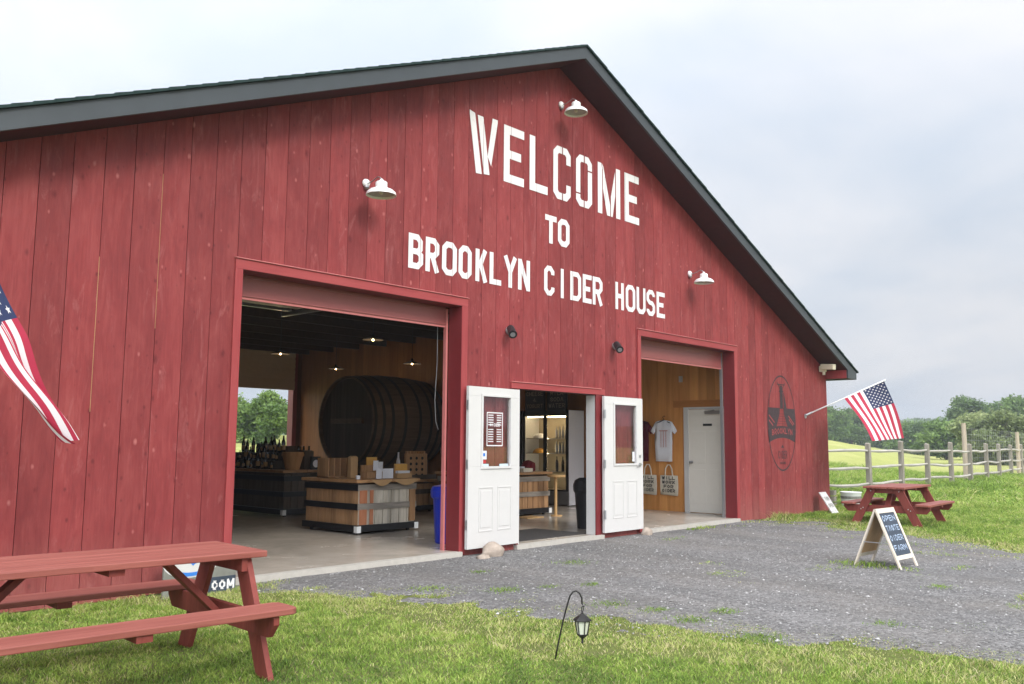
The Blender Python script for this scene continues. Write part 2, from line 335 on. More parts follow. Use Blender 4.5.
# ------------------------------------------------------------------ helpers
class MB:
    def __init__(s): s.v = []; s.f = []
    def add(s, vs, fs):
        o = len(s.v); s.v += [tuple(v) for v in vs]; s.f += [tuple(i+o for i in f) for f in fs]; return s
    def box(s, x0, x1, y0, y1, z0, z1):
        return s.hexa([(x0, y0, z0), (x1, y0, z0), (x1, y1, z0), (x0, y1, z0), (x0, y0, z1), (x1, y0, z1), (x1, y1, z1), (x0, y1, z1)])
    def hexa(s, p): return s.add(p, [(0, 3, 2, 1), (4, 5, 6, 7), (0, 1, 5, 4), (1, 2, 6, 5), (2, 3, 7, 6), (3, 0, 4, 7)])
    def bar(s, a, b, w, h, upv=(0, 0, 1)):      # beam from a to b, w across, h along upv
        a, b = Vector(a), Vector(b); d = (b-a).normalized(); u = Vector(upv); sd = d.cross(u)
        if sd.length < 1e-4: sd = Vector((1, 0, 0))
        sd.normalize(); u = sd.cross(d).normalized(); sd *= w/2; u *= h/2
        return s.hexa([a-sd-u, a+sd-u, b+sd-u, b-sd-u, a-sd+u, a+sd+u, b+sd+u, b-sd+u])
    def tube(s, pts, r, n=8, cap=True):
        pts = [Vector(p) for p in pts]; rs = r if hasattr(r, '__len__') else [r]*len(pts); vs = []; prev = None
        for i, p in enumerate(pts):
            d = (pts[min(i+1, len(pts)-1)]-pts[max(i-1, 0)]).normalized()
            if prev is None:
                q = Vector((0, 0, 1)) if abs(d.z) < .9 else Vector((1, 0, 0)); a = d.cross(q).normalized()
            else: a = (prev-d*prev.dot(d)).normalized()
            prev = a; b = d.cross(a)
            for k in range(n):
                t = 2*math.pi*k/n; vs.append(p+(a*math.cos(t)+b*math.sin(t))*rs[i])
        fs = [(i*n+k, i*n+(k+1) % n, (i+1)*n+(k+1) % n, (i+1)*n+k) for i in range(len(pts)-1) for k in range(n)]
        if cap: fs += [tuple(range(n-1, -1, -1)), tuple((len(pts)-1)*n+k for k in range(n))]
        return s.add(vs, fs)
    def lathe(s, prof, n=20, c=(0, 0, 0), axis='z', cap=True):
        vs = []
        for r, h in prof:
            for k in range(n):
                t = 2*math.pi*k/n; a, b = r*math.cos(t), r*math.sin(t)
                vs.append((c[0]+a, c[1]+b, c[2]+h) if axis == 'z' else (c[0]+h, c[1]+a, c[2]+b))
        fs = [(i*n+k, i*n+(k+1) % n, (i+1)*n+(k+1) % n, (i+1)*n+k) for i in range(len(prof)-1) for k in range(n)]
        if cap: fs += [tuple(range(n-1, -1, -1)), tuple((len(prof)-1)*n+k for k in range(n))]
        return s.add(vs, fs)
    def prism(s, poly, y0, y1):                  # polygon in (x, z) extruded along y
        n = len(poly); vs = [(x, y0, z) for x, z in poly]+[(x, y1, z) for x, z in poly]
        return s.add(vs, [tuple(range(n)), tuple(range(2*n-1, n-1, -1))]+[(i, i+n, (i+1) % n+n, (i+1) % n) for i in range(n)])
    def prismz(s, poly, z0, z1):
        n = len(poly); vs = [(x, y, z0) for x, y in poly]+[(x, y, z1) for x, y in poly]
        return s.add(vs, [tuple(range(n-1, -1, -1)), tuple(range(n, 2*n))]+[(i, (i+1) % n, (i+1) % n+n, i+n) for i in range(n)])
    def build(s, name, mat, parent=None, smooth=False, bevel=0, loc=None, rz=0):
        me = bpy.data.meshes.new(name); me.from_pydata(s.v, [], s.f); me.materials.append(mat)
        bm = bmesh.new(); bm.from_mesh(me); bmesh.ops.recalc_face_normals(bm, faces=bm.faces); bm.to_mesh(me); bm.free()
        if smooth: me.polygons.foreach_set('use_smooth', [True]*len(me.polygons))
        o = bpy.data.objects.new(name, me); col.objects.link(o)
        if parent: o.parent = parent
        if bevel:
            b = o.modifiers.new('bevel', 'BEVEL'); b.width = bevel; b.segments = 2; b.limit_method = 'ANGLE'
        if loc is not None: o.location = loc
        if rz: o.rotation_euler.z = rz
        return o
def tag(o, label=None, cat=None, group=None, kind=None):
    if label: o['label'] = label
    if cat: o['category'] = cat
    if group: o['group'] = group
    if kind: o['kind'] = kind
    return o
def thing(name, label, cat, loc=(0, 0, 0), rz=0, group=None):
    o = bpy.data.objects.new(name, None); col.objects.link(o); o.location = loc; o.rotation_euler.z = rz
    o.empty_display_size = .2
    return tag(o, label, cat, group)
def copy_tree(o, parent=None, label=None):
    c = o.copy(); col.objects.link(c)
    if parent: c.parent = parent
    if label: c['label'] = label
    for ch in list(o.children): copy_tree(ch, c)
    return c
def smoothshade(o, ang=40):
    me = o.data; me.polygons.foreach_set('use_smooth', [True]*len(me.polygons))
    try: me.set_sharp_from_angle(angle=R(ang))
    except Exception: pass
    return o

# ------------------------------------------------------------------ terrain
G = -.07
def ss(x, a, b):
    t = np.clip((x-a)/(b-a), 0, 1); return t*t*(3-2*t)
def hgt(x, y):
    dx = x+10.77; dy = y+8.03; r = np.hypot(dx, dy); az = np.degrees(np.arctan2(dx, dy))
    wgt = 1-ss(az, 66.5, 73.5)*(az < 190)
    wgt = np.where(az < -60, .3, wgt)
    h = G + ss(r, 32, 85)*2.0*wgt
    h = h + ss(r, 85, 600)*3*wgt
    fl = ((x > -12) & (x < 11) & (y > -1) & (y < 17))
    return np.where(fl, G, h + .02*np.sin(x*.7+y*.3)*ss(r, 12, 25))
def gravel_left(y):    # x of the west (near) edge of the drive as a function of y
    return np.interp(-y, [-.3, .2, 1.6, 3.1, 4.6, 5.5, 6.5, 9, 14], [-6.5, -6.15, -5.25, -5.2, -4.85, -4.4, -4.1, -3.4, -2.4])
def gravel_right(y):
    return np.interp(-y, [-.3, .3, 1.5, 2.6, 3.9, 5.0, 6.5, 9, 14], [5.3, 5.1, 4.95, 4.4, 3.55, 2.95, 2.5, 2.2, 2.1])
def vnoise(x, y, s=1.0, seed=0):
    x = x*s+seed*13.1; y = y*s-seed*7.7; xi = np.floor(x).astype(int); yi = np.floor(y).astype(int); fx = x-xi; fy = y-yi
    h = lambda a, b: np.modf(np.abs(np.sin(a*127.1+b*311.7+seed)*43758.5453))[0]
    fx = fx*fx*(3-2*fx); fy = fy*fy*(3-2*fy)
    return (h(xi, yi)*(1-fx)+h(xi+1, yi)*fx)*(1-fy)+(h(xi, yi+1)*(1-fx)+h(xi+1, yi+1)*fx)*fy
def gmask(x, y):       # >0 inside gravel (metres from its edge), ragged
    n = (vnoise(x, y, 1.3, 1)-.5)*.8+(vnoise(x, y, 4, 2)-.5)*.45+(vnoise(x, y, 11, 3)-.5)*.2
    return np.minimum(x-gravel_left(y), gravel_right(y)-x)+n

def grid_mesh(name, xs, ys, zf, mat, keep=None):
    X, Y = np.meshgrid(xs, ys); Z = zf(X, Y); nx, ny = len(xs), len(ys)
    v = np.stack([X, Y, Z], -1).reshape(-1, 3)
    i = np.arange(nx-1); j = np.arange(ny-1); I, J = np.meshgrid(i, j); a = (J*nx+I).ravel()
    f = np.stack([a, a+1, a+nx+1, a+nx], -1)
    if keep is not None:
        c = v[f].mean(1); f = f[keep(c[:, 0], c[:, 1])]
    me = bpy.data.meshes.new(name); me.from_pydata(v.tolist(), [], f.tolist()); me.materials.append(mat)
    me.polygons.foreach_set('use_smooth', [True]*len(me.polygons))
    o = bpy.data.objects.new(name, me); col.objects.link(o); return o
def spaced(lo, hi, mid0, mid1, step, grow=1.18):
    a = list(np.arange(mid0, mid1+1e-6, step)); s = step
    x = a[-1]
    while x < hi: s *= grow; x += s; a.append(x)
    s = step; x = a[0]; b = []
    while x > lo: s *= grow; x -= s; b.append(x)
    return np.array(b[::-1]+a)
o = grid_mesh('ground', spaced(-900, 1200, -20, 60, 1.5), spaced(-500, 1300, -14, 60, 1.5), hgt, M['ground']); tag(o, kind='structure')
gx = np.arange(-7.5, 6.5, .07); gy = np.arange(-14, .06, .07)
o = grid_mesh('gravel_drive', gx, gy, lambda x, y: G+np.clip(gmask(x, y)*.12, -.01, .010)+.010*vnoise(x, y, 2, 5)*np.clip(gmask(x, y)*3, 0, 1), M['gravel'], keep=lambda x, y: gmask(x, y) > -.09)
tag(o, kind='structure')

# ------------------------------------------------------------------ barn
barn = thing('barn', 'large red barn with vertical board siding, white painted lettering and open bays', 'barn')
AX, AZ, SL = -.93, 6.965, .42          # gable centre, underside height at the ridge, pitch
XL, XR, DEP = -10.36, 8.5, 15.2
rz_ = lambda x: AZ-SL*abs(x-AX)
OP = [(-6.07, -2.93, 3.10), (-1.87, 0.04, 2.09), (1.134, 4.245, 3.10)]     # openings in the front wall
mb = MB()
k0 = math.floor((XL-SO)/BW)
for k in range(k0, math.ceil((XR-SO)/BW)):
    a, b = max(k*BW+SO, XL), min((k+1)*BW+SO, XR)
    if b-a < .01: continue
    g = .0028; dy = random.uniform(-.0012, .0012)
    cuts = sorted({a, b, *[e for o_ in OP for e in o_[:2] if a < e < b], *([AX] if a < AX < b else [])})
    for p, q in zip(cuts[:-1], cuts[1:]):
        if q-p < .004: continue
        pp = p+(g if p == a else 0); qq = q-(g if q == b else 0)
        z0 = -.06+random.uniform(-.01, .006)
        for (o0, o1, oz) in OP:
            if p >= o0-1e-6 and q <= o1+1e-6: z0 = oz
        mb.prism([(pp, z0), (qq, z0), (qq, rz_(qq)), (pp, rz_(pp))], dy, .022)
mb.build('siding', M['siding'], barn)
for kk, za, zb in ((-27, 1.6, 3.0), (-25, 2.4, 3.9)):
    x = kk*BW+SO; MB().box(x-.0015, x+.0015, .002, .012, za, zb).build('raw_wood_edge', M['light'], barn)
# sheathing behind the boards, so the grooves are dark but closed
mb = MB()
def wallpieces(mb, y0, y1, inset=0):
    xs = sorted({XL+.01, XR-.01, AX, *[e for o_ in OP for e in o_[:2]]})
    for p, q in zip(xs[:-1], xs[1:]):
        z0 = -.05
        for (o0, o1, oz) in OP:
            if p >= o0-1e-6 and q <= o1+1e-6: z0 = oz
        mb.prism([(p, z0), (q, z0), (q, rz_(q)-.01), (p, rz_(p)-.01)], y0, y1)
wallpieces(mb, .026, .18)
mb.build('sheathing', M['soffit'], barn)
mb = MB(); mb.box(XL, XL+.15, .18, DEP-.2, -.05, rz_(XL)-.02); mb.build('side_wall', M['siding'], barn)
mb = MB(); mb.box(XR-.15, XR, .18, DEP-.2, -.05, rz_(XR)-.02); mb.build('side_wall', M['siding'], barn)
BO = (.2, 4.62, 4.15)                  # rear opening
mb = MB()
for p, q, z0 in ((XL, AX, -.05), (AX, BO[0], -.05), (BO[0], BO[1], BO[2]), (BO[1], XR, -.05)):
    mb.prism([(p, z0), (q, z0), (q, rz_(q)-.01), (p, rz_(p)-.01)], DEP-.2, DEP)
mb.build('rear_wall', M['backwall'], barn)
mb = MB(); mb.box(BO[1]-.02, BO[1]+.12, DEP-.23, DEP+.04, 0, BO[2]+.1); mb.build('rear_jamb', M['panel'], barn)
# rear sectional door, half raised
mb = MB(); nz0 = 2.9
for i in range(4):
    z = nz0+i*.32; mb.box(BO[0]-.1, BO[1]-.03, DEP-.27, DEP-.24, z, z+.32); mb.box(BO[0]-.1, BO[1]-.03, DEP-.30, DEP-.25, z+.008, z+.312); mb.box(BO[0]-.1, BO[1]-.03, DEP-.312, DEP-.30, z+.03, z+.13); mb.box(BO[0]-.1, BO[1]-.03, DEP-.312, DEP-.30, z+.18, z+.28)
dr = mb.build('rear_garage_door', M['sectdoor'], barn)
# right-hand interior partition (knotty pine)
PX = 4.9
mb = MB(); mb.box(PX, PX+.14, .18, 3.6, 0, 4.22); mb.build('pine_partition', M['pine'], barn)
MB().box(PX, PX+.14, 3.6, DEP-.2, 0, 4.22).build('hall_partition', M['pineshade'], barn)
mb = MB(); mb.box(PX-.02, PX-.001, .55, 1.72, 2.10, 2.24); mb.build('pine_lintel', M['pinetrim'], barn)
mb = MB(); mb.box(-7.0, PX, .18, DEP-.2, 4.2, 4.25)
for y in np.arange(1.2, DEP-.4, 1.22): mb.box(-7.0, PX, y, y+.09, 4.0, 4.2)
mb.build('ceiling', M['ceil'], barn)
mb = MB()
for x in (-6.02, -2.98): mb.bar((x, .45, 3.35), (x, 4.0, 3.35), .05, .06)
for y in (1.4, 3.9): mb.bar((-6.1, y, 3.42), (-2.9, y, 3.42), .06, .04)
for x in (-5.9, -3.1): mb.bar((x, 3.9, 3.42), (x, 3.9, 4.05), .04, .04)
mb.build('door_track', M['galv'], barn)
mb = MB(); mb.box(-5.95, -3.05, .62, 3.5, 3.38, 3.44); mb.build('raised_door_panel', M['sectdoor'], barn)
mb = MB(); mb.box(XL+.03, XR-.03, .03, DEP, -.25, 0); fl = mb.build('floor_slab', M['concrete'], barn)
mb = MB()
for (o0, o1, oz) in OP: MB().box(o0-.02, o1+.02, -.07, .029, -.2, .003).build('concrete_sill', M['sill'], barn)
# jambs, trim, header flashing
for i, (o0, o1, oz) in enumerate(OP):
    big = oz > 2.5
    fr = MB()
    if big:
        MB().box(o0-.085, o0+.0, -.026, -.0015, -.03, oz+.0).build('trim_board', M['trim'], barn, bevel=.002); MB().box(o1, o1+.105, -.026, -.0015, -.03, oz).build('trim_board', M['trim'], barn, bevel=.002)
        MB().box(o0-.085, o1+.105, -.028, -.0015, oz, oz+.105).build('header_trim', M['trimh'], barn, bevel=.002)
        MB().hexa([(o0-.09, -.045, oz+.106), (o1+.11, -.045, oz+.106), (o1+.11, -.002, oz+.106), (o0-.09, -.002, oz+.106),
                   (o0-.09, -.045, oz+.112), (o1+.11, -.045, oz+.112), (o1+.11, -.002, oz+.125), (o0-.09, -.002, oz+.125)]).build('drip_flashing', M['flash'], barn)
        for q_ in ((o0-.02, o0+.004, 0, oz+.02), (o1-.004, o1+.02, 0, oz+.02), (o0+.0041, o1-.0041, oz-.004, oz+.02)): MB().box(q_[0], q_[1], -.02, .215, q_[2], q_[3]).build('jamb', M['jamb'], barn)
        for xx in (o1-.03, o0+.03): MB().bar((xx, .245, 0), (xx, .245, 3.08), .03, .05, (0, 1, 0)).build('door_track', M['flash'] if i == 0 else M['galv'], barn)
        pz0 = 2.865 if i == 0 else 2.80
        p = MB(); p.box(o0+.005, o1-.05, .23, .27, pz0, pz0+.55); p.box(o0+.005, o1-.05, .215, .23, pz0+.0, pz0+.018); p.box(o0+.005, o1-.05, .215, .23, pz0+.2, pz0+.212)
        gd = p.build('garage_door', M['panel'], barn)
        s = MB(); s.box(o0+.005, o1-.05, .23, .262, pz0-.03, pz0-.001); s.build('bottom_seal', M['flash'], gd)
    else:
        MB().box(o0-.11, o1+.10, -.028, -.0015, oz, oz+.085).build('header_trim', M['trimh'], barn, bevel=.002)
        MB().box(o0-.11, o1+.0, -.042, -.0015, oz+.086, oz+.096).build('drip_flashing', M['flash'], barn)
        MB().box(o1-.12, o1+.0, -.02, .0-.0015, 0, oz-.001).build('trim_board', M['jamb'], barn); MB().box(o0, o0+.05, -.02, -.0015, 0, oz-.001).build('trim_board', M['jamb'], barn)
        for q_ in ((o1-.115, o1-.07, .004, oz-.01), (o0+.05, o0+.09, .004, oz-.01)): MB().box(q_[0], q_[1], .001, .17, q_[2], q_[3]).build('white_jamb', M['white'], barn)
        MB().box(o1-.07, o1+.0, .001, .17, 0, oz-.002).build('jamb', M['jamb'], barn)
# roof: two slabs with overhang, shingle edge, fascia, soffit
OV = .50; EL, ER = AX-9.87, AX+9.87
def slope(mb, x0, x1, y0, y1, lo, hi):
    mb.prism([(x0, rz_(x0)+lo), (x1, rz_(x1)+lo), (x1, rz_(x1)+hi), (x0, rz_(x0)+hi)], y0, y1)
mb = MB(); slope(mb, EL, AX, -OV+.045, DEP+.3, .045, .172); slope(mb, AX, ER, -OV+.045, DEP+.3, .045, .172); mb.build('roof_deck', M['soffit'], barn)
mb = MB()
for sgn in (-1, 1):
    n = 62
    for i in range(n):
        a = AX+sgn*9.95*i/n; b = AX+sgn*9.95*(i+1)/n; a2 = a-sgn*.05 if i else a
        za, zb = rz_(a)+.202, rz_(b)+.214
        mb.prism([(a, rz_(a)+.182), (b, rz_(b)+.182), (b, zb), (a, za+.004)], -OV-.03-(i % 3)*.003, DEP+.32)
mb.build('shingles', M['shingle'], barn)
mb = MB(); slope(mb, EL, AX, -OV-.0, -OV+.04, 0, .18); slope(mb, AX, ER, -OV-.0, -OV+.04, 0, .18)
RB = rz_(ER)+.01     # underside of the boxed eave returns
mb.prism([(ER-.44, RB-.005), (ER, RB-.005), (ER, rz_(ER)+.05), (ER-.44, rz_(ER-.44)+.01)], -OV+.0005, -OV+.04)
mb.prism([(EL, RB-.005), (EL+.44, RB-.005), (EL+.44, rz_(EL+.44)+.01), (EL, rz_(EL)+.05)], -OV+.0005, -OV+.04)
mb.build('fascia', M['fascia'], barn, bevel=.003)
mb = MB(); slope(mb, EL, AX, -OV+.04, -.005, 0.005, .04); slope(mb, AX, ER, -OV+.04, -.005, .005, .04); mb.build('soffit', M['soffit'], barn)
for sg, xx in ((1, ER-.44), (-1, EL+.44)):
    MB().prism([(xx-.001, RB), (xx+.02, RB), (xx+.02, rz_(xx)+.03), (xx-.001, rz_(xx)+.03)], -OV+.041, -.001).build('eave_return', M['trim'], barn)
    MB().box(min(xx, xx+sg*.43), max(xx, xx+sg*.43), -OV+.041, -.001, RB-.004, RB-.001).build('return_soffit', M['soffit'], barn)
for xa, xb in ((XR+.003, ER-.002), (EL+.002, XL-.003)): MB().box(xa, xb, .0, DEP, RB-.004, RB+.01).build('eave_soffit', M['soffit'], barn)
MB().box(ER-.0, ER+.03, -OV, DEP+.3, rz_(ER)+.0, rz_(ER)+.17).build('eave_fascia', M['fascia'], barn); MB().box(EL-.03, EL, -OV, DEP+.3, rz_(EL)+.0, rz_(EL)+.17).build('eave_fascia', M['fascia'], barn)

# ---- painted lettering
def strokes(mb, paths, s, y):
    for path in paths:
        closed = path[0] == path[-1]; pts = [Vector(p) for p in path]; n = len(pts); L_, R_ = [], []
        for i in range(n):
            if closed: a = pts[i-1] if i else pts[-2]; b = pts[(i+1) if i < n-1 else 1]
            else: a = pts[max(i-1, 0)]; b = pts[min(i+1, n-1)]
            p = pts[i]; d1 = (p-a); d2 = (b-p)
            if d1.length < 1e-6: d1 = d2
            if d2.length < 1e-6: d2 = d1
            d1.normalize(); d2.normalize(); n1 = Vector((-d1.y, d1.x)); n2 = Vector((-d2.y, d2.x)); mN = (n1+n2).normalized()
            k = s/2/max(.5, mN.dot(n1)); L_.append(p+mN*k); R_.append(p-mN*k)
        for i in range(n-1):
            yy = y-(len(mb.f) % 9)*.00025
            mb.add([(q.x, yy, q.y) for q in (L_[i], R_[i], R_[i+1], L_[i+1])], [(0, 1, 2, 3)])
def glyph(ch, x0, x1, z0, z1, s, st=False):
    """centre-line strokes of a chamfered block capital; st = cut like a stencil"""
    h = s/2; l, r, b, t = x0+h, x1-h, z0+h, z1-h; m_ = (b+t)/2; c = min(.35*(x1-x0), .06 if st else .05); g = .022
    xm = (l+r)/2
    if ch == 'E': return [[(l, z0), (l, z1)], [(x0+s+.0, t), (x1, t)], [(x0+s, m_), (x1-.15*(x1-x0), m_)], [(x0+s, b), (x1, b)]]
    if ch == 'L': return [[(l, z0), (l, z1)], [(x0+s, b), (x1, b)]]
    if ch == 'T': return [[(x0, t), (x1, t)], [(xm, t-h), (xm, z0)]]
    if ch == 'I': return [[(xm, z0), (xm, z1)]]
    if ch == 'H': return [[(l, z0), (l, z1)], [(r, z0), (r, z1)], [(l+h, m_), (r-h, m_)]]
    if ch == 'O':
        if st:
            return [[(xm-.0, t), (l+c, t), (l, t-c), (l, m_-.28*(t-b))], [(l, m_-.28*(t-b)-g), (l, b+c), (l+c, b), (xm-.01, b)],
                    [(xm+.01, b), (r-c, b), (r, b+c), (r, m_+.25*(t-b))], [(r, m_+.25*(t-b)+g), (r, t-c), (r-c, t), (xm+g, t)]]
        return [[(l+c, t), (l, t-c), (l, b+c), (l+c, b), (r-c, b), (r, b+c), (r, t-c), (r-c, t), (l+c, t)]]
    if ch == 'C':
        if st: return [[(r, t-.28*(t-b)), (r, t-c), (r-c, t), (xm+g, t)], [(xm, t), (l+c, t), (l, t-c), (l, b+c), (l+c, b), (xm, b)], [(xm+g, b), (r-c, b), (r, b+c), (r, b+.28*(t-b))]]
        return [[(r, t-.25*(t-b)), (r, t-c), (r-c, t), (l+c, t), (l, t-c), (l, b+c), (l+c, b), (r-c, b), (r, b+c), (r, b+.25*(t-b))]]
    if ch == 'U': return [[(l, z1), (l, b+c), (l+c, b), (r-c, b), (r, b+c), (r, z1)]]
    if ch == 'D': return [[(l, b-h), (l, t+h)], [(l+h, t), (r-c, t), (r, t-c), (r, b+c), (r-c, b), (l+h, b)]]
    if ch == 'B': return [[(l, z0), (l, z1)], [(l+h, t), (r-c*1.2, t), (r-.01, t-c), (r-.01, m_+c*.8), (r-c, m_), (l+h, m_)], [(r-c, m_), (r, m_-c*.8), (r, b+c), (r-c, b), (l+h, b)]]
    if ch == 'R': return [[(l, z0), (l, z1)], [(l+h, t), (r-c, t), (r, t-c), (r, m_+c*.8), (r-c, m_-.01), (l+h, m_-.01)], [(xm, m_-.02), (r+.1*h, z0)]]
    if ch == 'P': return [[(l, z0), (l, z1)], [(l+h, t), (r-c, t), (r, t-c), (r, m_+c*.8), (r-c, m_-.01), (l+h, m_-.01)]]
    if ch == 'K': return [[(l, z0), (l, z1)], [(l+h, m_-.03), (r, z1)], [(xm-.01, m_+.02), (r+.2*h, z0)]]
    if ch == 'Y': return [[(l-.2*h, z1), (xm, m_)], [(r+.2*h, z1), (xm, m_)], [(xm, m_+.01), (xm, z0)]]
    if ch == 'N': return [[(l, z0), (l, z1)], [(r, z0), (r, z1)], [(l, z1-.01), (r, z0+.01)]]
    if ch == 'S': return [[(r, t-.2*(t-b)), (r, t-c), (r-c, t), (l+c, t), (l, t-c), (l, m_+c), (l+c, m_+.005), (r-c, m_-.005), (r, m_-c), (r, b+c), (r-c, b), (l+c, b), (l, b+c), (l, b+.2*(t-b))]]
    if ch == 'A': return [[(l-.3*h, z0), (xm, z1)], [(r+.3*h, z0), (xm, z1)], [(l+.12*(r-l)+.02, z0+.3*(z1-z0)), (r-.12*(r-l)-.02, z0+.3*(z1-z0))]]
    if ch == 'W': return [[(l-.2*h, z1), (l+.25*(r-l), z0)], [(l+.25*(r-l), z0), (xm, z1-.1*(z1-z0))], [(xm, z1-.1*(z1-z0)), (r-.25*(r-l), z0)], [(r-.25*(r-l), z0), (r+.2*h, z1)]]
    if ch == 'M': return [[(l, z0), (l, z1)], [(r, z0), (r, z1)], [(l, z1), (xm, z0+.25*(z1-z0))], [(r, z1), (xm, z0+.25*(z1-z0))]]
    if ch == 'F': return [[(l, z0), (l, z1)], [(x0+s, t), (x1, t)], [(x0+s, m_), (x1-.15*(x1-x0), m_)]]
    if ch == 'G': return [[(r, t-.25*(t-b)), (r, t-c), (r-c, t), (l+c, t), (l, t-c), (l, b+c), (l+c, b), (r-c, b), (r, b+c), (r, m_), (xm, m_)]]
    if ch == '&': return [[(xm, b), (l, b+c), (r-c, t-c), (xm, t), (l+c, t-c), (r, b)]]
    return []
def clip_seams(o):
    bm = bmesh.new(); bm.from_mesh(o.data)
    xs = [v.co.x for v in bm.verts]; lo, hi = min(xs), max(xs)
    for k in range(math.floor((lo-SO)/BW), math.ceil((hi-SO)/BW)+1):
        for e in (-.0028, .0028):
            bmesh.ops.bisect_plane(bm, geom=bm.verts[:]+bm.edges[:]+bm.faces[:], plane_co=(k*BW+SO+e, 0, 0), plane_no=(1, 0, 0))
        kill = [f for f in bm.faces if abs(f.calc_center_median().x-k*BW-SO) < .0027]
        bmesh.ops.delete(bm, geom=kill, context='FACES')
    bm.to_mesh(o.data); bm.free()
def word(name, letters, z0, z1, s, mat, parent, y=-.0045, st=False, seams=True):
    mb = MB()
    for ch, a, b in letters: strokes(mb, glyph(ch, a, b, z0, z1, s, st), s, y)
    o = mb.build(name, mat, parent)
    if seams: clip_seams(o)
    return o
def spread(text, x0, x1, gap=.22):
    n = len(text); wd = (x1-x0)/(n+gap*(n-1)); return [(c, x0+i*wd*(1+gap), x0+i*wd*(1+gap)+wd) for i, c in enumerate(text) if c != ' ']
# WELCOME: W and M are cut from separate slanted bars
mb = MB(); y = -.0045
def poly(mb, pts, y): mb.add([(a, y, b) for a, b in pts], [tuple(range(len(pts)))])
poly(mb, [(-2.83, 5.76), (-2.72, 5.74), (-2.58, 4.93), (-2.69, 4.92)], y)
poly(mb, [(-2.67, 5.73), (-2.56, 5.73), (-2.43, 4.95), (-2.54, 4.94)], y)
poly(mb, [(-2.38, 5.76), (-2.27, 5.76), (-2.40, 5.08), (-2.47, 5.20)], y)
for ch, a, b in (('E', -2.15, -1.73), ('L', -1.61, -1.21), ('C', -1.08, -.67), ('O', -.54, -.14), ('E', .73, 1.14)):
    sk = .105 if ch in 'CO' else .12; strokes(mb, glyph(ch, a, b, 4.935, 5.745, sk, True), sk, y)
poly(mb, [(.01, 5.745), (.10, 5.745), (.125, 5.66), (.125, 4.93), (.01, 4.93)], y)
poly(mb, [(.115, 5.745), (.155, 5.70), (.335, 5.10), (.335, 4.93), (.25, 4.93), (.145, 5.34), (.145, 5.64)], y)
poly(mb, [(.355, 4.93), (.355, 5.25), (.475, 5.70), (.475, 5.30), (.40, 4.93)], y)
poly(mb, [(.495, 5.745), (.61, 5.745), (.61, 4.93), (.495, 4.93)], y)
o = mb.build('painted_word', M['letter'], barn); clip_seams(o)
word('painted_word', [('T', -1.26, -1.0), ('O', -.97, -.70)], 4.235, 4.65, .082, M['letter'], barn)
word('painted_word', [('B', -3.84, -3.6), ('R', -3.56, -3.33), ('O', -3.28, -3.02), ('O', -2.99, -2.75), ('K', -2.68, -2.46), ('L', -2.41, -2.18), ('Y', -2.13, -1.87), ('N', -1.84, -1.59)], 3.465, 3.90, .074, M['letter'], barn)
word('painted_word', [('C', -1.28, -1.05), ('I', -.91, -.83), ('D', -.68, -.42), ('E', -.38, -.16), ('R', -.13, .12)], 3.465, 3.90, .072, M['letter'], barn)
word('painted_word', [('H', .46, .69), ('O', .74, 1.01), ('U', 1.05, 1.31), ('S', 1.34, 1.59), ('E', 1.64, 1.89)], 3.465, 3.90, .072, M['letter'], barn)
# oval emblem
mb = MB(); cx0, cz0, ra, rb = 6.22, 1.80, .64, .97
def ell(t, k=1.0): return (cx0+ra*k*math.cos(t), cz0+rb*k*math.sin(t))
for i in range(64):
    t0, t1 = 2*math.pi*i/64, 2*math.pi*(i+1)/64; poly(mb, [ell(t0), ell(t1), ell(t1, .966), ell(t0, .966)], y)
def halfw(z): return ra*.955*math.sqrt(max(0, 1-((z-cz0)/(rb*.955))**2))
n = 16
for i in range(n):     # curved name band
    u0, u1 = -1+2*i/n, -1+2*(i+1)/n
    f = lambda u: (1-u*u)*.10
    poly(mb, [(cx0+u0*.60, 1.40+f(u0)), (cx0+u1*.60, 1.40+f(u1)), (cx0+u1*.61, 1.66+f(u1)*.8), (cx0+u0*.61, 1.66+f(u0)*.8)], y)
for s_ in (-1, 1):      # dark ground left and right of the bridge tower
    poly(mb, [(cx0+s_*.60, 1.67), (cx0+s_*.62, 1.80), (cx0+s_*.60, 2.10), (cx0+s_*.08, 2.10), (cx0+s_*.10, 1.98), (cx0+s_*.26, 1.71)][::s_], y-.0003)
for q in range(5):
    poly(mb, [(cx0-.2, 1.78+q*.05), (cx0+.2, 1.78+q*.05), (cx0+.2, 1.786+q*.05), (cx0-.2, 1.786+q*.05)], y)
strokes(mb, [[(cx0-.06, 2.08), (cx0-.06, 2.5), (cx0-.17, 2.62)], [(cx0+.06, 2.08), (cx0+.06, 2.5), (cx0+.17, 2.62)], [(cx0-.17, 2.58), (cx0+.17, 2.58)], [(cx0-.10, 2.44), (cx0+.10, 2.44)], [(cx0, 2.1), (cx0, 2.4)]], .02, y)
poly(mb, [(cx0-.045, 2.09), (cx0+.045, 2.09), (cx0+.045, 2.56), (cx0-.045, 2.56)], y-.0006); poly(mb, [(cx0+.10, 2.08), (cx0+.24, 2.08), (cx0+.12, 2.42), (cx0+.10, 2.42)], y)
poly(mb, [(cx0-.07, 1.30), (cx0+.07, 1.30), (cx0, 1.36)], y)
for ch, a, b in spread('CIDER', cx0-.2, cx0+.2): strokes(mb, glyph(ch, a, b, 1.08, 1.24, .016), .016, y)
for ch, a, b in spread('HOUSE', cx0-.14, cx0+.14): strokes(mb, glyph(ch, a, b, .97, 1.02, .01), .01, y)
lg = mb.build('painted_emblem', M['logo'], barn)
mb = MB()
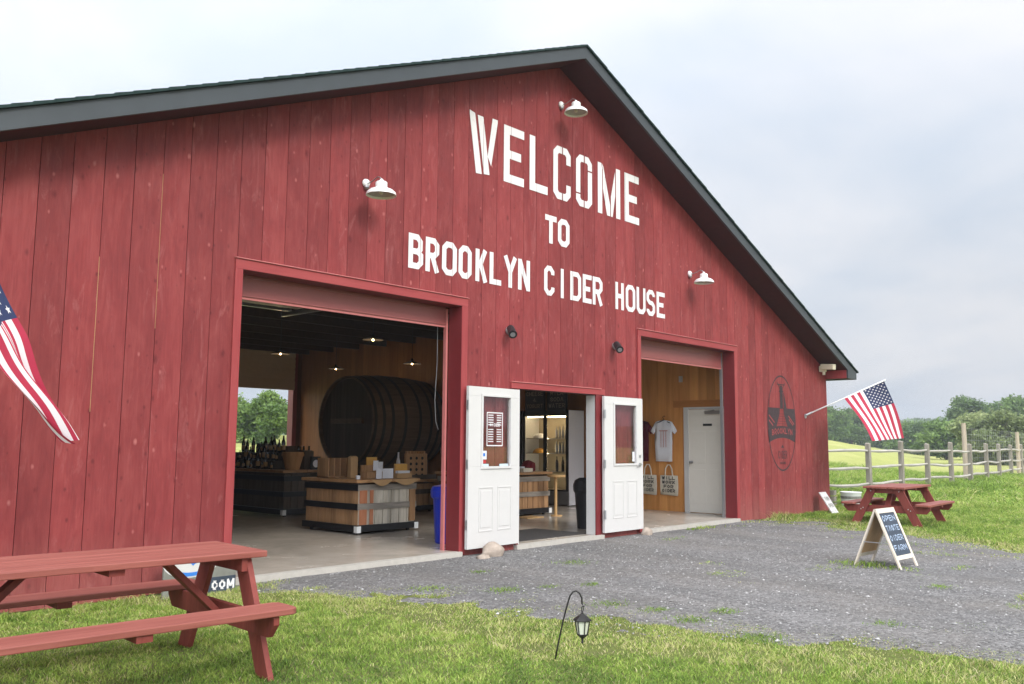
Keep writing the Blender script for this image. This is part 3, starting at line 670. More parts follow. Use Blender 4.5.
for ch, a, b in spread('BROOKLYN', cx0-.46, cx0+.46): strokes(mb, glyph(ch, a, b, 1.54+.04*(1-((a-cx0)/.5)**2), 1.66+.04*(1-((a-cx0)/.5)**2), .02), .02, y-.002)
strokes(mb, [[(cx0-.58, 1.95), (cx0-.34, 1.80)], [(cx0-.58, 1.85), (cx0-.4, 1.74)], [(cx0+.30, 1.95), (cx0+.56, 1.78)], [(cx0+.32, 1.88), (cx0+.5, 1.76)]], .025, y-.002)
mb.build('emblem_lettering', M['trim'], lg)

# ---- white entrance doors (leaf local: x 0..w, y thickness, z)
def entrance_door(loc, rz, w, flip, menu):
    """outer face towards -y; glass offset as measured"""
    H = 2.04; t = .045
    d = MB(); gx0, gx1, gz0, gz1 = .26*w, .80*w, 1.02, 1.92
    if flip: gx0, gx1 = .25*w, .81*w
    d.box(0, w, 0, t, 0, gz0); d.box(0, w, 0, t, gz1, H); d.box(0, gx0, 0, t, gz0+.0005, gz1-.0005); d.box(gx1, w, 0, t, gz0+.0005, gz1-.0005)
    for a, b in ((.2*w, .47*w), (.56*w, .83*w)):
        for q in (d,):
            q.box(a, b, -.006, -.0005, .20, .215); q.box(a, b, -.006, -.0005, .745, .76); q.box(a, a+.012, -.006, -.0005, .2155, .7445); q.box(b-.012, b, -.006, -.0005, .2155, .7445)
            q.box(a+.035, b-.035, -.005, -.0005, .25, .71)
    o = d.build('entrance_door', M['white'], barn, bevel=.002, loc=loc, rz=rz)
    fr = MB(); k = .03
    fr.box(gx0-k, gx1+k, -.016, -.001, gz0-k, gz0); fr.box(gx0-k, gx1+k, -.016, -.001, gz1, gz1+k); fr.box(gx0-k, gx0, -.016, -.001, gz0+.0003, gz1-.0003); fr.box(gx1, gx1+k, -.016, -.001, gz0+.0003, gz1-.0003)
    fr.build('glazing_frame', M['white'], o, bevel=.002)
    MB().box(gx0-.005, gx1+.005, .018, .024, gz0-.005, gz1+.005).build('glass_pane', M['glass'], o)
    return o, gx0, gx1, gz0, gz1
ang = math.atan2(.05, 1.0)
o1, a0, a1, b0, b1 = entrance_door((-2.885, -.125, .03), ang, 1.02, False, True)
mn = MB(); z0_, z1_ = 1.28, 1.72; xa_, xb_ = a0+.10, a0+.42
for q in ((xa_, xb_, z0_, z0_+.014), (xa_, xb_, z1_-.014, z1_), (xa_, xa_+.012, z0_+.014, z1_-.014), (xb_-.012, xb_, z0_+.014, z1_-.014)): mn.box(q[0], q[1], .014, .0175, q[2], q[3])
for i in range(12):
    z = z1_-.045-i*.031
    if i in (5,): continue
    mn.box(xa_+.03, xa_+.13, .0145, .0172, z, z+.012); mn.box(xb_-.12, xb_-.03, .0145, .0172, z, z+.012)
for ch, a, b in spread('CIDER', xa_+.06, xb_-.06): strokes(mn, glyph(ch, a, b, 1.535, 1.575, .008), .008, .0145)
mn.build('menu_decal', M['letter'], o1)
MB().box(a0+.01, a0+.10, .013, .0172, 1.11, 1.22).build('sticker', M['paper'], o1); MB().box(a0+.01, a0+.09, .013, .0172, 1.06, 1.10).build('sticker', M['red'], o1)
MB().box(a0+.01, a0+.14, .013, .0172, 1.022, 1.052).build('sticker', M['tealw'], o1); MB().box(a1-.19, a1-.02, .013, .0172, 1.022, 1.05).build('sticker', M['tealw'], o1)
MB().box(a0+.03, a0+.07, .0105, .0128, 1.15, 1.19).build('sticker', M['signblue'], o1)
for z in (.3, 1.05, 1.8): MB().box(-.008, -.001, .004, .03, z-.06, z+.06).build('latch_plate', M['galv'], o1)
o2, a0, a1, b0, b1 = entrance_door((.035, -.095, .03), .0, 1.02, True, False)
for z in (.27, 1.02, 1.77):
    h = MB(); h.box(-.03, .006, -.012, -.001, z-.06, z+.06); h.lathe([(.012, -.065), (.012, .065)], 8, (-.006, -.016, z)); h.build('hinge', M['galv'], o2)
h = MB(); h.lathe([(.03, 0), (.03, .012)], 12, (0, 0, 0)); h.v = [(.93+v[0], -.013+v[2], 1.0+v[1]) for v in h.v]
h.bar((.93, -.03, 1.0), (.83, -.05, .99), .014, .02); h.bar((.93, -.012, 1.0), (.93, -.045, 1.0), .014, .014); q = MB(); q.box(.91, .95, -.012, -.001, 1.11, 1.15); q.build('deadbolt', M['galv'], o2)
h.build('lever_handle', M['galv'], o2)
MB().box(a1-.075, a1-.02, .013, .0172, 1.05, 1.2).build('sticker', M['paper'], o2)

# ---- interior white door on the pine partition
def wall_y_box(mb, y0, y1, z0, z1, d0, d1):   # box lying on the partition face x = PX, proud d0..d1 towards -x
    mb.box(PX-d1, PX-d0, y0, y1, z0, z1)
d = MB(); wall_y_box(d, .48, 1.36, .01, 2.05, .004, .035)
for a, b in ((.56, .88), (.98, 1.28)):
    for z0_, z1_ in ((.18, .86), (.98, 1.62), (1.72, 1.96)):
        wall_y_box(d, a, b, z0_, z1_, .0355, .042)
idr = d.build('interior_door', M['doorcream'], barn, bevel=.004)
d = MB(); wall_y_box(d, 1.36, 1.46, 0, 2.1, .002, .055); wall_y_box(d, .40, 1.46, 2.055, 2.1, .0, .05); wall_y_box(d, .38, .475, 0, 2.054, .002, .055); d.build('door_casing', M['white'], idr)
d = MB(); d.lathe([(.03, 0), (.03, .01), (.012, .015), (.012, .05), (.027, .055), (.027, .08), (.01, .085)], 12); d.v = [(PX-.036-v[2], 1.29+v[0], 1.0+v[1]) for v in d.v]; d.build('door_knob', M['galv'], idr, smooth=True)
d = MB(); wall_y_box(d, .62, .95, 1.955, 2.02, .043, .10); d.bar((PX-.11, .95, 2.0), (PX-.16, .7, 2.03), .02, .015); d.build('door_closer', M['galv'], idr)
d = MB(); wall_y_box(d, .82, 1.02, 1.72, 1.765, .043, .05); d.build('door_plaque', M['ink'], idr)
d = MB(); wall_y_box(d, 1.50, 1.56, 2.62, 2.74, .0, .05); d.build('wall_box', M['white'], barn)

# ------------------------------------------------------------------ wall lamps
def wall_lamp(x, z, label):
    t = thing('wall_lamp', label, 'lamp', (x, -.004, z), 0, 'gooseneck lamps on the barn gable'); t.scale = (.68, .68, .68)
    m1 = MB(); m1.lathe([(.075, 0), (.075, .02), (.06, .05), (.03, .062)], 16); m1.v = [(v[0], -v[2], v[1]) for v in m1.v]; m1.build('mount', M['lampwhite'], t, smooth=True)
    m1 = MB(); m1.lathe([(.03, 0), (.05, .03), (.05, .055), (.02, .06)], 12, (0, -.03, -.11)); m1.build('sensor', M['galv'], t)
    m2 = MB(); m2.tube([(0, -.05, -.015), (0, -.14, -.01), (0, -.24, .02), (0, -.33, .05), (0, -.40, .02), (0, -.43, -.03)], .011, 8); m2.build('arm', M['galv'], t, smooth=True)
    m3 = MB(); m3.lathe([(.012, .065), (.03, .05), (.035, .02), (.085, .012), (.1, -.005), (.1, -.085), (.12, -.10), (.20, -.135), (.245, -.175), (.255, -.215), (.258, -.225), (.25, -.225), (.24, -.185), (.19, -.15), (.10, -.115), (.02, -.112)], 28, (0, -.43, -.07), cap=False)
    smoothshade(m3.build('shade', M['lampwhite'], t), 50)
    m4 = MB(); m4.lathe([(.236, -.19), (.185, -.156), (.09, -.121), (.01, -.119)], 24, (0, -.43, -.07), cap=False); m4.build('shade_lining', M['lampin'], t, smooth=True)
    m5 = MB(); m5.lathe([(.01, -.12), (.035, -.13), (.042, -.17), (.03, -.2), (.005, -.212)], 12, (0, -.43, -.07)); m5.build('bulb', M['lampglass'], t, smooth=True)
    return t
wall_lamp(-4.52, 4.36, 'white gooseneck lamp low on the gable left of the word WELCOME')
wall_lamp(-.91, 6.39, 'white gooseneck lamp under the roof peak above the word WELCOME')
wall_lamp(2.70, 4.36, 'white gooseneck lamp right of the lettering above the shirt bay')

def spot(x, z, label):
    t = thing('security_camera', label, 'camera', (x, -.004, z), 0)
    m1 = MB(); m1.lathe([(.055, 0), (.055, .02), (.04, .035)], 14); m1.v = [(v[0], -v[2], v[1]) for v in m1.v]; m1.build('mount', M['galv'], t)
    m2 = MB(); m2.tube([(0, -.03, 0), (-.03, -.06, -.01)], .015, 8); m2.tube([(-.01, -.05, .025), (-.09, -.16, -.055)], [.052, .055], 14); m2.tube([(-.09, -.16, -.055), (-.115, -.19, -.08)], [.055, .06], 14); m2.build('housing', M['black'], t, smooth=False)
    m3 = MB(); m3.tube([(-.1155, -.191, -.081), (-.118, -.194, -.084)], .035, 12); m3.build('lens', M['galv'], t)
spot(-2.03, 2.87, 'small black security camera above the left entrance door')
spot(.42, 2.87, 'small black security camera above the right entrance door')
t = thing('floodlight', 'beige eave floodlight under the right end of the barn roof', 'floodlight', (8.12, -.02, 3.03))
m1 = MB(); m1.box(-.05, .05, -.14, 0, -.07, .06); m1.bar((-.03, -.06, .04), (-.06, -.36, .02), .13, .12); m1.build('housing', M['beige'], t, bevel=.012)
m1 = MB(); m1.lathe([(.03, -.14), (.035, -.07)], 10, (-.02, -.1, 0)); m1.build('sensor', M['beige'], t)

# ------------------------------------------------------------------ flags
def star(mb, put, u, v, r):
    p = []
    for k in range(10):
        a = math.pi/2+k*math.pi/5; q = r if k % 2 == 0 else r*.42; p.append((u+q*math.cos(a)*1.0, v+q*math.sin(a)))
    c = put(u, v, 1); ids = [put(a, b, 1) for a, b in p]
    for k in range(10): mb.add([c, ids[k], ids[(k+1) % 10]], [(0, 1, 2)])
def flag_cloth(parent, S, nu=40, nv=36, both=True):
    """S(u, v) -> point; u along the fly 0..1, v down the hoist 0..1 (v=0 at canton side)"""
    reds, whites, navys = MB(), MB(), MB()
    def patch(mb, u0, u1, v0, v1, n, m_):
        vs = []; fs = []
        for j in range(m_+1):
            for i in range(n+1): vs.append(S(u0+(u1-u0)*i/n, v0+(v1-v0)*j/m_))
        for j in range(m_):
            for i in range(n): a = j*(n+1)+i; fs.append((a, a+1, a+n+2, a+n+1))
        mb.add(vs, fs)
    for k in range(13):
        u0 = .4 if k < 7 else 0; patch(reds if k % 2 == 0 else whites, u0, 1, k/13, (k+1)/13, nu, 3)
    patch(navys, 0, .4, 0, 7/13, 20, 16)
    c = whites.build('cloth', M['fwhite'], parent, smooth=True)
    reds.build('red_stripes', M['fred'], c, smooth=True); navys.build('canton', M['navy'], c, smooth=True)
    st = MB()
    def put(u, v, k):
        e = 1e-3; p = S(u, v); n_ = (S(u+e, v)-p).cross(S(u, v+e)-p).normalized(); return p+n_*.004*sgn_
    for sgn_ in (-1, 1):
        for r_ in range(9):
            cnt = 6 if r_ % 2 == 0 else 5
            for q in range(cnt):
                u = .4*((2*q+1 if cnt == 6 else 2*q+2)/12); v = 7/13*((r_+1)/10)
                p = []
                for k in range(10):
                    a = k*math.pi/5; rr = .0165 if k % 2 == 0 else .007; p.append(put(u-rr*math.cos(a), v+rr*1.6*math.sin(a), 1))
                cc = put(u, v, 1)
                for k in range(10): st.add([cc, p[k], p[(k+1) % 10]], [(0, 1, 2)])
    st.build('stars', M['fwhite'], c)
    return c
def pole(parent, a, b):
    q = MB(); q.tube([a, b], .014, 8); q.tube([b, Vector(b)+(Vector(b)-Vector(a)).normalized()*.04], [.02, .012], 8); q.build('pole', M['lampwhite'], parent, smooth=True)
    q = MB(); a = Vector(a); b = Vector(b); d = (b-a).normalized(); q.tube([a-d*.0, a+d*.14], .024, 10); q.lathe([(.05, 0), (.05, .012)], 12); q.v = q.v[:-24]+[(a.x+v[0], -.004-v[2], a.z-.02+v[1]) for v in q.v[-24:]]; q.build('bracket', M['galv'], parent)
# right flag, near the corner
t = thing('flag', 'small American flag on a pole at the right corner of the barn', 'flag')
pa, pb = Vector((7.34, -.02, 1.99)), Vector((8.36, -1.31, 2.73))
pole(t, pa, pb)
hA, hB = pb, pa.lerp(pb, .50)          # hoist: canton end at the tip
P_ = [AT(884, 381, 18.7), AT(905, 438, 18.9), AT(873, 441, 17.7), AT(846, 398.5, 17.75)]   # tip, fly top, fly bottom, lower hoist
hB = pa.lerp(pb, .49)
def S1(u, v):
    a = pb.lerp(hB, v); f = P_[1].lerp(P_[2], v)
    p = a.lerp(f, u); n_ = Vector((.55, -.75, .1))
    side_ = Vector((-.35, .1, 0))*(math.sin(u*math.pi)*.07)
    return p+n_*(.03*math.sin(u*4+v*6)*u)+Vector((.12, 0, .03))*math.sin(u*math.pi)*.55*(1) * (1-.2*v)
flag_cloth(t, S1)
# left flag, gathered and hanging towards the picnic table
t = thing('flag', 'large drooping American flag at the left edge, hanging before the barn boards', 'flag')
pa2, pb2 = Vector((-9.25, -.02, 2.3)), Vector((-8.95, -1.15, 3.05))
pole(t, pa2, pb2)
E_up = [pb2, AT(-14, 258, 6.75), AT(14, 318, 6.7), AT(30, 354, 6.65), AT(53, 399, 6.6), AT(76, 437, 6.55)]
E_lo = [pa2.lerp(pb2, .3), AT(-66, 285, 6.6), AT(-24, 333, 6.55), AT(12, 383, 6.5), AT(44, 419, 6.5), AT(69, 444, 6.5)]
def curve(Ps, u):
    x = u*(len(Ps)-1); i = min(int(x), len(Ps)-2); f = x-i
    a, b, c, d = Ps[max(i-1, 0)], Ps[i], Ps[i+1], Ps[min(i+2, len(Ps)-1)]
    return ((2*b)+(c-a)*f+(2*a-5*b+4*c-d)*f*f+(3*b-a-3*c+d)*f**3)*.5
TOC = Vector((.0, -.8, 0))
def S2(u, v):
    a = curve(E_up, u); b = curve(E_lo, u)
    k = .30+.70*(1-u)**1.6                      # the lower stripes are folded behind as it falls
    ph = v*math.pi*3.2+u*2.0
    vv = v-.03*math.sin(ph*2)*(.35+.65*u)
    p = a.lerp(b, max(-.05, min(1.05, vv)))
    return p+Vector((.45, -.85, 0))*(.075*math.cos(ph)*(.3+.7*u)+.02*math.sin(u*15+v*4))
flag_cloth(t, S2, nu=50)

# ------------------------------------------------------------------ picnic tables
def picnic_table(loc, rz, s, label, L_=1.83):
    t = thing('picnic_table', label, 'picnic table', loc, rz, 'red picnic tables'); t.scale = (s, s, s)
    q = MB()
    for i in range(5):
        y0 = -.37+i*.149; q.box(-L_/2, L_/2, y0, y0+.142, .705, .745)
    q.build('tabletop', M['table'], t, bevel=.006)
    for sg in (-1, 1):
        q = MB(); c = .07; yc = sg*.66; w_ = .135
        pl = [(-L_/2, yc-w_+c*.5), (-L_/2+c*.6, yc-w_), (L_/2-c*.6, yc-w_), (L_/2-c*.1, yc-w_+c*.4), (L_/2, yc-w_+c), (L_/2, yc+w_-c), (L_/2-c*.1, yc+w_-c*.4), (L_/2-c*.6, yc+w_), (-L_/2+c*.6, yc+w_), (-L_/2, yc+w_-c*.5)]
        q.prismz(pl, .405, .443); q.build('bench_seat', M['table'], t, bevel=.006)
        q = MB(); q.box(-.045, .045, yc-.12, yc+.12, .365, .4045); q.build('seat_cleat', M['tableleg'], t)
    q = MB(); q.box(-.045, .045, -.33, .33, .665, .7045); q.build('top_cleat', M['tableleg'], t)
    for sx in (-1, 1):
        x = sx*(L_/2-.10)
        q = MB(); q.prism([(-.77, .40), (.77, .40), (.77, .35), (.70, .27), (-.70, .27), (-.77, .35)], -.019, .019)
        q.v = [(x+sx*-.04+v[1], v[0], v[2]) for v in q.v]; q.build('seat_support', M['tableleg'], t, bevel=.003)
        q = MB(); q.box(x-.02-sx*.04, x+.02-sx*.04, -.34, .34, .62, .704); q.build('top_support', M['tableleg'], t, bevel=.003)
        for sg in (-1, 1):
            q = MB(); a = Vector((x, sg*.23, .70)); b = Vector((x, sg*.58, 0)); d = Vector((0, .082, 0))
            q.hexa([b-d-Vector((.019, 0, 0)), b-d+Vector((.019, 0, 0)), b+d+Vector((.019, 0, 0)), b+d-Vector((.019, 0, 0)), a-d-Vector((.019, 0, 0)), a-d+Vector((.019, 0, 0)), a+d+Vector((.019, 0, 0)), a+d-Vector((.019, 0, 0))])
            lg_ = q.build('leg', M['tableleg'], t, bevel=.003)
            q = MB()
            for zz, yy in ((.345, .40), (.32, .44), (.66, .25)):
                b_ = MB(); b_.lathe([(.011, 0), (.011, .005), (.006, .008)], 8); q.add([(x+sx*(.0195+v[2]), sg*yy+v[0], zz+v[1]) for v in b_.v], b_.f)
            q.build('bolt_heads', M['galv'], lg_)
        q = MB(); q.bar((x-sx*.06, 0, .33), (sx*.40, 0, .69), .09, .04, (0, 0, 1)); q.build('brace', M['tableleg'], t, bevel=.003)
    return t
picnic_table((-8.47, -2.62, G), R(-4), .98, 'big red picnic table in the left foreground on the grass', 1.86)
picnic_table((6.47, -2.15, G-.035), R(3), .975, 'small distant red picnic table beside the rail fence', 1.83)

# ------------------------------------------------------------------ sandwich board, leaning sign, pail, sign behind the table
t = thing('sandwich_board', 'pale wooden A-frame chalkboard sign standing on the gravel', 'sign', (.13, -4.14, G+.005), R(-3)); t.scale = (.9, .9, .88)
def board(sgn, slate):
    a = MB(); H = .77; w_ = .29; sp = .30
    def P(x, z, o): yy = sgn*sp*(1-z/H); return Vector((x, yy+sgn*o, z))
    def pan(mb, x0, x1, z0, z1, o0, o1):
        mb.hexa([P(x0, z0, o0), P(x1, z0, o0), P(x1, z0, o1), P(x0, z0, o1), P(x0, z1, o0), P(x1, z1, o0), P(x1, z1, o1), P(x0, z1, o1)])
    pan(a, -w_, -w_+.05, 0, H, -.012, .012); pan(a, w_-.05, w_, 0, H, -.012, .012); pan(a, -w_+.05, w_-.05, H-.06, H, -.012, .012); pan(a, -w_+.05, w_-.05, .12, .17, -.012, .012)
    f = a.build('frame', M['palewood'], t, bevel=.002)
    b = MB(); pan(b, -w_+.05, w_-.05, .17, H-.06, -.006, .004); pb_ = b.build('writing_panel', M['chalkblue'] if slate else M['ply'], t)
    if slate:
        c = MB()
        rows = ['OPEN', 'TASTE', 'CIDER', 'FARM']
        for i, tx in enumerate(rows):
            zt = .68-i*.125; m2 = MB()
            for ch, x0, x1 in spread(tx, -.2, .2): strokes(m2, glyph(ch, x0, x1, zt-.075, zt-.005, .010), .010, 0)
            m2.v = [tuple(P(v[0], v[2], .007)) for v in m2.v]; c.add(m2.v, m2.f)
        c.build('chalk_writing', M['chalkw'], pb_)
board(-1, True); board(1, False)
q = MB(); q.bar((-.29, -.16, .33), (-.29, .16, .33), .004, .012); q.build('stay', M['galv'], t)

q = thing('leaning_sign', 'small white board leaning at the foot of the barn corner', 'sign', (7.72, -.36, G+.01), 0); q.scale = (.8, .8, .85)
b = MB(); b.hexa([(-.2, -.1, 0), (.2, -.1, 0), (.2, -.07, 0), (-.2, -.07, 0), (-.2, .24, .50), (.2, .24, .50), (.2, .27, .5), (-.2, .27, .5)]); b.build('board', M['white'], q, bevel=.003)
b = MB()
for i, tx in enumerate(('FARM', 'OPEN')):
    m2 = MB()
    for ch, x0, x1 in spread(tx, -.13, .13): strokes(m2, glyph(ch, x0, x1, 0, .09, .014), .014, 0)
    b.add([(v[0], -.1+.34*((v[2]+.3-.16*i)/.5)-.004, v[2]+.3-.16*i) for v in m2.v], m2.f)
b.build('lettering', M['signgrey'], q)
q = thing('pail', 'white pail standing on the grass between barn corner and small table', 'pail', (9.55, -.05, G)); q.scale = (1.15, 1.15, 1.1)
b = MB(); b.lathe([(.17, 0), (.2, .32), (.21, .33), (.21, .34), (.195, .34), (.165, .03), (.02, .02)], 20, cap=False); b.build('bucket', M['lampwhite'], q, smooth=True)
b = MB(); b.lathe([(.194, .20), (.197, .255)], 20, (0, 0, 0), cap=False); b.build('label_band', M['signgrey'], q)
q = thing('wooden_crate', 'grey wooden crate beside the white pail at the barn corner', 'crate', (9.15, .35, G), .2); q.scale = (1.1, 1.1, 1.15)
b = MB()
for z in (.02, .14, .26): b.box(-.13, .13, -.17, -.155, z, z+.09); b.box(-.13, .13, .155, .17, z, z+.09); b.box(-.145, -.131, -.17, .17, z, z+.09); b.box(.131, .145, -.17, .17, z, z+.09)
b.box(-.13, .13, -.154, .154, .0, .018); b.build('slats', M['post'], q)

q = thing('ground_sign', 'low dark sign with blue and white oval behind the left picnic table', 'sign', (-6.46, -.28, G), R(0))
b = MB(); b.box(-.42, .30, 0, .03, 0, .40); b.build('panel', M['signgrey'], q, bevel=.004)
b = MB(); b.prism([(-.16+.27*math.cos(a), .30+.13*math.sin(a)) for a in [2*math.pi*i/40 for i in range(40)]], -.004, -.001); ov = b.build('oval', M['white'], q)
b = MB(); pts = [(-.16+.23*math.cos(a), .30+.10*math.sin(a)) for a in [math.pi*1.05+i*math.pi*.9/20 for i in range(21)]]; strokes(b, [[Vector(p) for p in pts]], .035, -.0055)
pts = [(-.06+.10*math.cos(a), .27+.05*math.sin(a)) for a in [math.pi*.1+i*math.pi*.8/10 for i in range(11)]]; strokes(b, [[Vector(p) for p in pts]], .03, -.0055); b.build('swirl', M['signblue'], ov)
b = MB(); b.box(.02, .298, -.003, -.001, .0, .15); b.build('base_strip', M['chalkblue'], q)
b = MB()
for ch, x0, x1 in (('C', .05, .11), ('O', .125, .19), ('M', .205, .285)): strokes(b, glyph(ch, x0, x1, .03, .12, .02), .02, -.0055)
b.build('lettering', M['letter'], q)
q = MB(); q.box(-.07, .05, -.02, .06, 0, .55); q.box(-.09, .07, -.03, .08, 0, .06)
tag(q.build('post_stub', M['post'], None, loc=(-8.42, -.16, G)), 'weathered grey post stub at the wall behind the left picnic table', 'post')

# ------------------------------------------------------------------ garden lantern on a hook
hp = AT(554, 661, 5.82); base = Vector((hp.x, hp.y, G))
q = thing('shepherd_hook', 'thin black iron hook stake leaning in the grass edge', 'garden stake', base)
V = lambda x, y_, t_=5.82: AT(x, y_, t_)-base
pts = [V(554.5, 661), V(558, 645), V(563, 621), V(567.5, 604), V(570, 596), V(573, 591.8), V(576, 591), V(579.5, 593.2), V(581.8, 598), V(582, 604)]
pts[0].z = -.02
b = MB(); b.tube(pts, .0055, 8); b.build('rod', M['iron'], q, smooth=True)
b = MB(); b.tube([V(581.6, 603), V(584, 607), V(585.3, 604)], .004, 6); b.build('hook_end', M['iron'], q, smooth=True)
lc = AT(582.3, 606, 5.82)
q = thing('lantern', 'small black garden lantern with pale glass hanging from the iron hook', 'lantern', lc)
px = 5.82/880.36
b = MB(); ring = [(1.6*px*math.cos(a), 0, (-3+2.6*math.sin(a))*px) for a in [2*math.pi*i/14 for i in range(15)]]; b.tube(ring, .003, 6, cap=False); b.build('ring', M['iron'], q)
b = MB(); b.lathe([(.2*px, -6*px), (1.2*px, -6.3*px), (1.5*px, -7.5*px), (4*px, -9.2*px), (8*px, -12*px), (9.2*px, -13.4*px), (9.2*px, -14.2*px), (7.6*px, -14.5*px)], 6); b.build('roof', M['iron'], q)
b = MB(); b.lathe([(6.2*px, -14.6*px), (6.3*px, -17*px), (4.6*px, -27*px)], 6); b.build('glass', M['lampglass'], q)
b = MB()
for k in range(6):
    a = 2*math.pi*k/6; c_, s_ = math.cos(a), math.sin(a)
    b.tube([(6.9*px*c_, 6.9*px*s_, -14*px), (6.9*px*c_, 6.9*px*s_, -17*px), (5.0*px*c_, 5.0*px*s_, -27.5*px)], .0042, 6)
b.lathe([(5.4*px, -27*px), (5.2*px, -28.2*px), (3.4*px, -30*px), (1.2*px, -31.5*px), (1.0*px, -34*px), (1.4*px, -35*px), (.4*px, -36.5*px)], 6); b.build('cage', M['iron'], q)

# ------------------------------------------------------------------ door-stop stones
def rock(loc, sx, sy, sz, seed, label):
    bm = bmesh.new(); bmesh.ops.create_icosphere(bm, subdivisions=3, radius=1); r_ = random.Random(seed)
    ph = [r_.uniform(0, 6) for _ in range(6)]
    for v in bm.verts:
        c_ = v.co; n_ = .12*math.sin(3*c_.x+ph[0])+.1*math.sin(4*c_.y+ph[1]+c_.x*2)+.08*math.sin(5*c_.z+ph[2]+3*c_.y); v.co = c_*(1+n_)
        v.co.x *= sx; v.co.y *= sy; v.co.z = max(v.co.z*sz, -sz*.5)+sz*.45
    me = bpy.data.meshes.new('rock'); bm.to_mesh(me); bm.free(); me.materials.append(M['stone']); me.polygons.foreach_set('use_smooth', [True]*len(me.polygons))
    o = bpy.data.objects.new('rock', me); col.objects.link(o); o.location = loc; tag(o, label, 'stone', 'stones propping the doors')
rock((-2.60, -.28, G), .17, .12, .12, 3, 'tan stone propping the left entrance door, largest of the stones')
rock((-2.83, -.36, G), .10, .07, .045, 5, 'flat tan stone lying left of the big door-stop stone')
rock((1.03, -.18, G), .105, .08, .085, 9, 'grey-brown stone propping the right entrance door')

# ------------------------------------------------------------------ rail fence
fp = [(9.2, 2.9), (15.63, 1.8), (17.2, 1.62), (19.4, 1.35), (22.2, .95), (25.2, .95), (28.7, 1.3), (32.2, 1.75), (36, 2.3), (40, 2.95), (44.5, 3.6), (49, 4.2)]
# posts surveyed along the photograph's fence line
spec = [(869, 25.8), (901.5, 27.6), (927.7, 29.4), (951.4, 31.4), (970.5, 33.2), (986.8, 35.6), (999.5, 38.3), (1011.4, 41.2), (1022, 44.2), (1033, 47.6)]
posts = []
for x_, t_ in spec:
    p = AT(x_, 470, t_); posts.append(Vector((p.x, p.y, float(hgt(p.x, p.y)))))
d0 = (posts[0]-posts[1])
posts = [posts[0]+d0*1.15*k for k in (3, 2, 1)]+posts
for p in posts: p.z = float(hgt(p.x, p.y))
F = thing('rail_fence', 'weathered grey three-rail wooden fence behind the small picnic table', 'fence')
for i, p in enumerate(posts):
    b = MB(); hh = 1.53+random.uniform(-.06, .06); tw = random.uniform(-.03, .03); c_ = .075
    b.hexa([p+Vector(v) for v in ((-c_, -c_, -.1), (c_, -c_, -.1), (c_, c_, -.1), (-c_, c_, -.1), (-c_*.9+tw, -c_*.9, hh-.02), (c_*.9+tw, -c_*.9, hh), (c_*.9+tw, c_*.9, hh+.03), (-c_*.9+tw, c_*.9, hh))])
    b.build('post', M['post'], F, bevel=.015)
    if i < len(posts)-1:
        n_ = posts[i+1]
        for zz in (.36, .80, 1.27):
            a = p+Vector((0, 0, zz+random.uniform(-.03, .03))); e = n_+Vector((0, 0, zz+random.uniform(-.03, .03)))
            mid1 = a.lerp(e, .35)+Vector((0, 0, random.uniform(-.05, .02))); mid2 = a.lerp(e, .7)+Vector((0, 0, random.uniform(-.05, .02)))
            b = MB(); b.tube([a, mid1, mid2, e], [.03, .05, .048, .03], 6); b.build('rail', M['rail'], F)
# taller deer fence behind
W_ = thing('wire_fence', 'tall wire mesh fence on pale round posts beyond the rail fence', 'fence')
wp = [AT(x_, 470, t_) for x_, t_ in ((905, 30), (965.8, 34.5), (1019, 43.5), (1050, 53))]
for p in wp: p.z = float(hgt(p.x, p.y))
for i, p in enumerate(wp):
    if i in (1, 2, 3):
        b = MB(); b.tube([p+Vector((0, 0, -.1)), p+Vector((0, 0, 2.33 if i == 1 else 2.15))], [.10, .085], 10); b.build('tall_post', M['tallpost'], W_)
b = MB()
for a, e in zip(wp[1:-1], wp[2:]):
    for k in range(9): z = .25+k*.235; b.tube([a+Vector((0, 0, z)), e+Vector((0, 0, z))], .004, 4)
    n_ = 26
    for k in range(1, n_): p = a.lerp(e, k/n_); b.tube([p+Vector((0, 0, .2)), p+Vector((0, 0, 2.1))], .003, 4)
b.build('wire_mesh', M['galv'], W_)

# ------------------------------------------------------------------ trees
def leaves_mesh(name, centers, sizes, tones, mat, parent):
    n = len(centers); nr = rng.normal(size=(n, 3)); nr[:, 2] = np.abs(nr[:, 2])+.3; nr /= np.linalg.norm(nr, axis=1)[:, None]
    a = np.cross(nr, rng.normal(size=(n, 3))); a /= np.linalg.norm(a, axis=1)[:, None]; b = np.cross(nr, a)
    s = sizes[:, None]; v = np.stack([centers-a*s, centers-b*s*.55, centers+a*s, centers+b*s*.55], 1).reshape(-1, 3)
    me = bpy.data.meshes.new(name); me.vertices.add(4*n); me.loops.add(4*n); me.polygons.add(n)
    me.vertices.foreach_set('co', v.ravel()); me.loops.foreach_set('vertex_index', np.arange(4*n)); me.polygons.foreach_set('loop_start', np.arange(n)*4)
    at = me.attributes.new('tone', 'FLOAT', 'POINT'); at.data.foreach_set('value', np.repeat(tones, 4).astype(np.float32))
    me.materials.append(mat); me.update(); me.validate()
    o = bpy.data.objects.new(name, me); col.objects.link(o)
    if parent: o.parent = parent
    return o
M['leafdark'] = leaf_mat('leaf_dark', (.055, .10, .03), (.115, .19, .055), (.19, .28, .085))
M['leafmid'] = leaf_mat('leaf_mid', (.08, .145, .038), (.17, .265, .07), (.27, .38, .11))
M['leafpale'] = leaf_mat('leaf_pale', (.17, .22, .09), (.32, .38, .16), (.46, .50, .25))
M['bark'] = plain('bark', (.12, .09, .07), .9, var=.3)
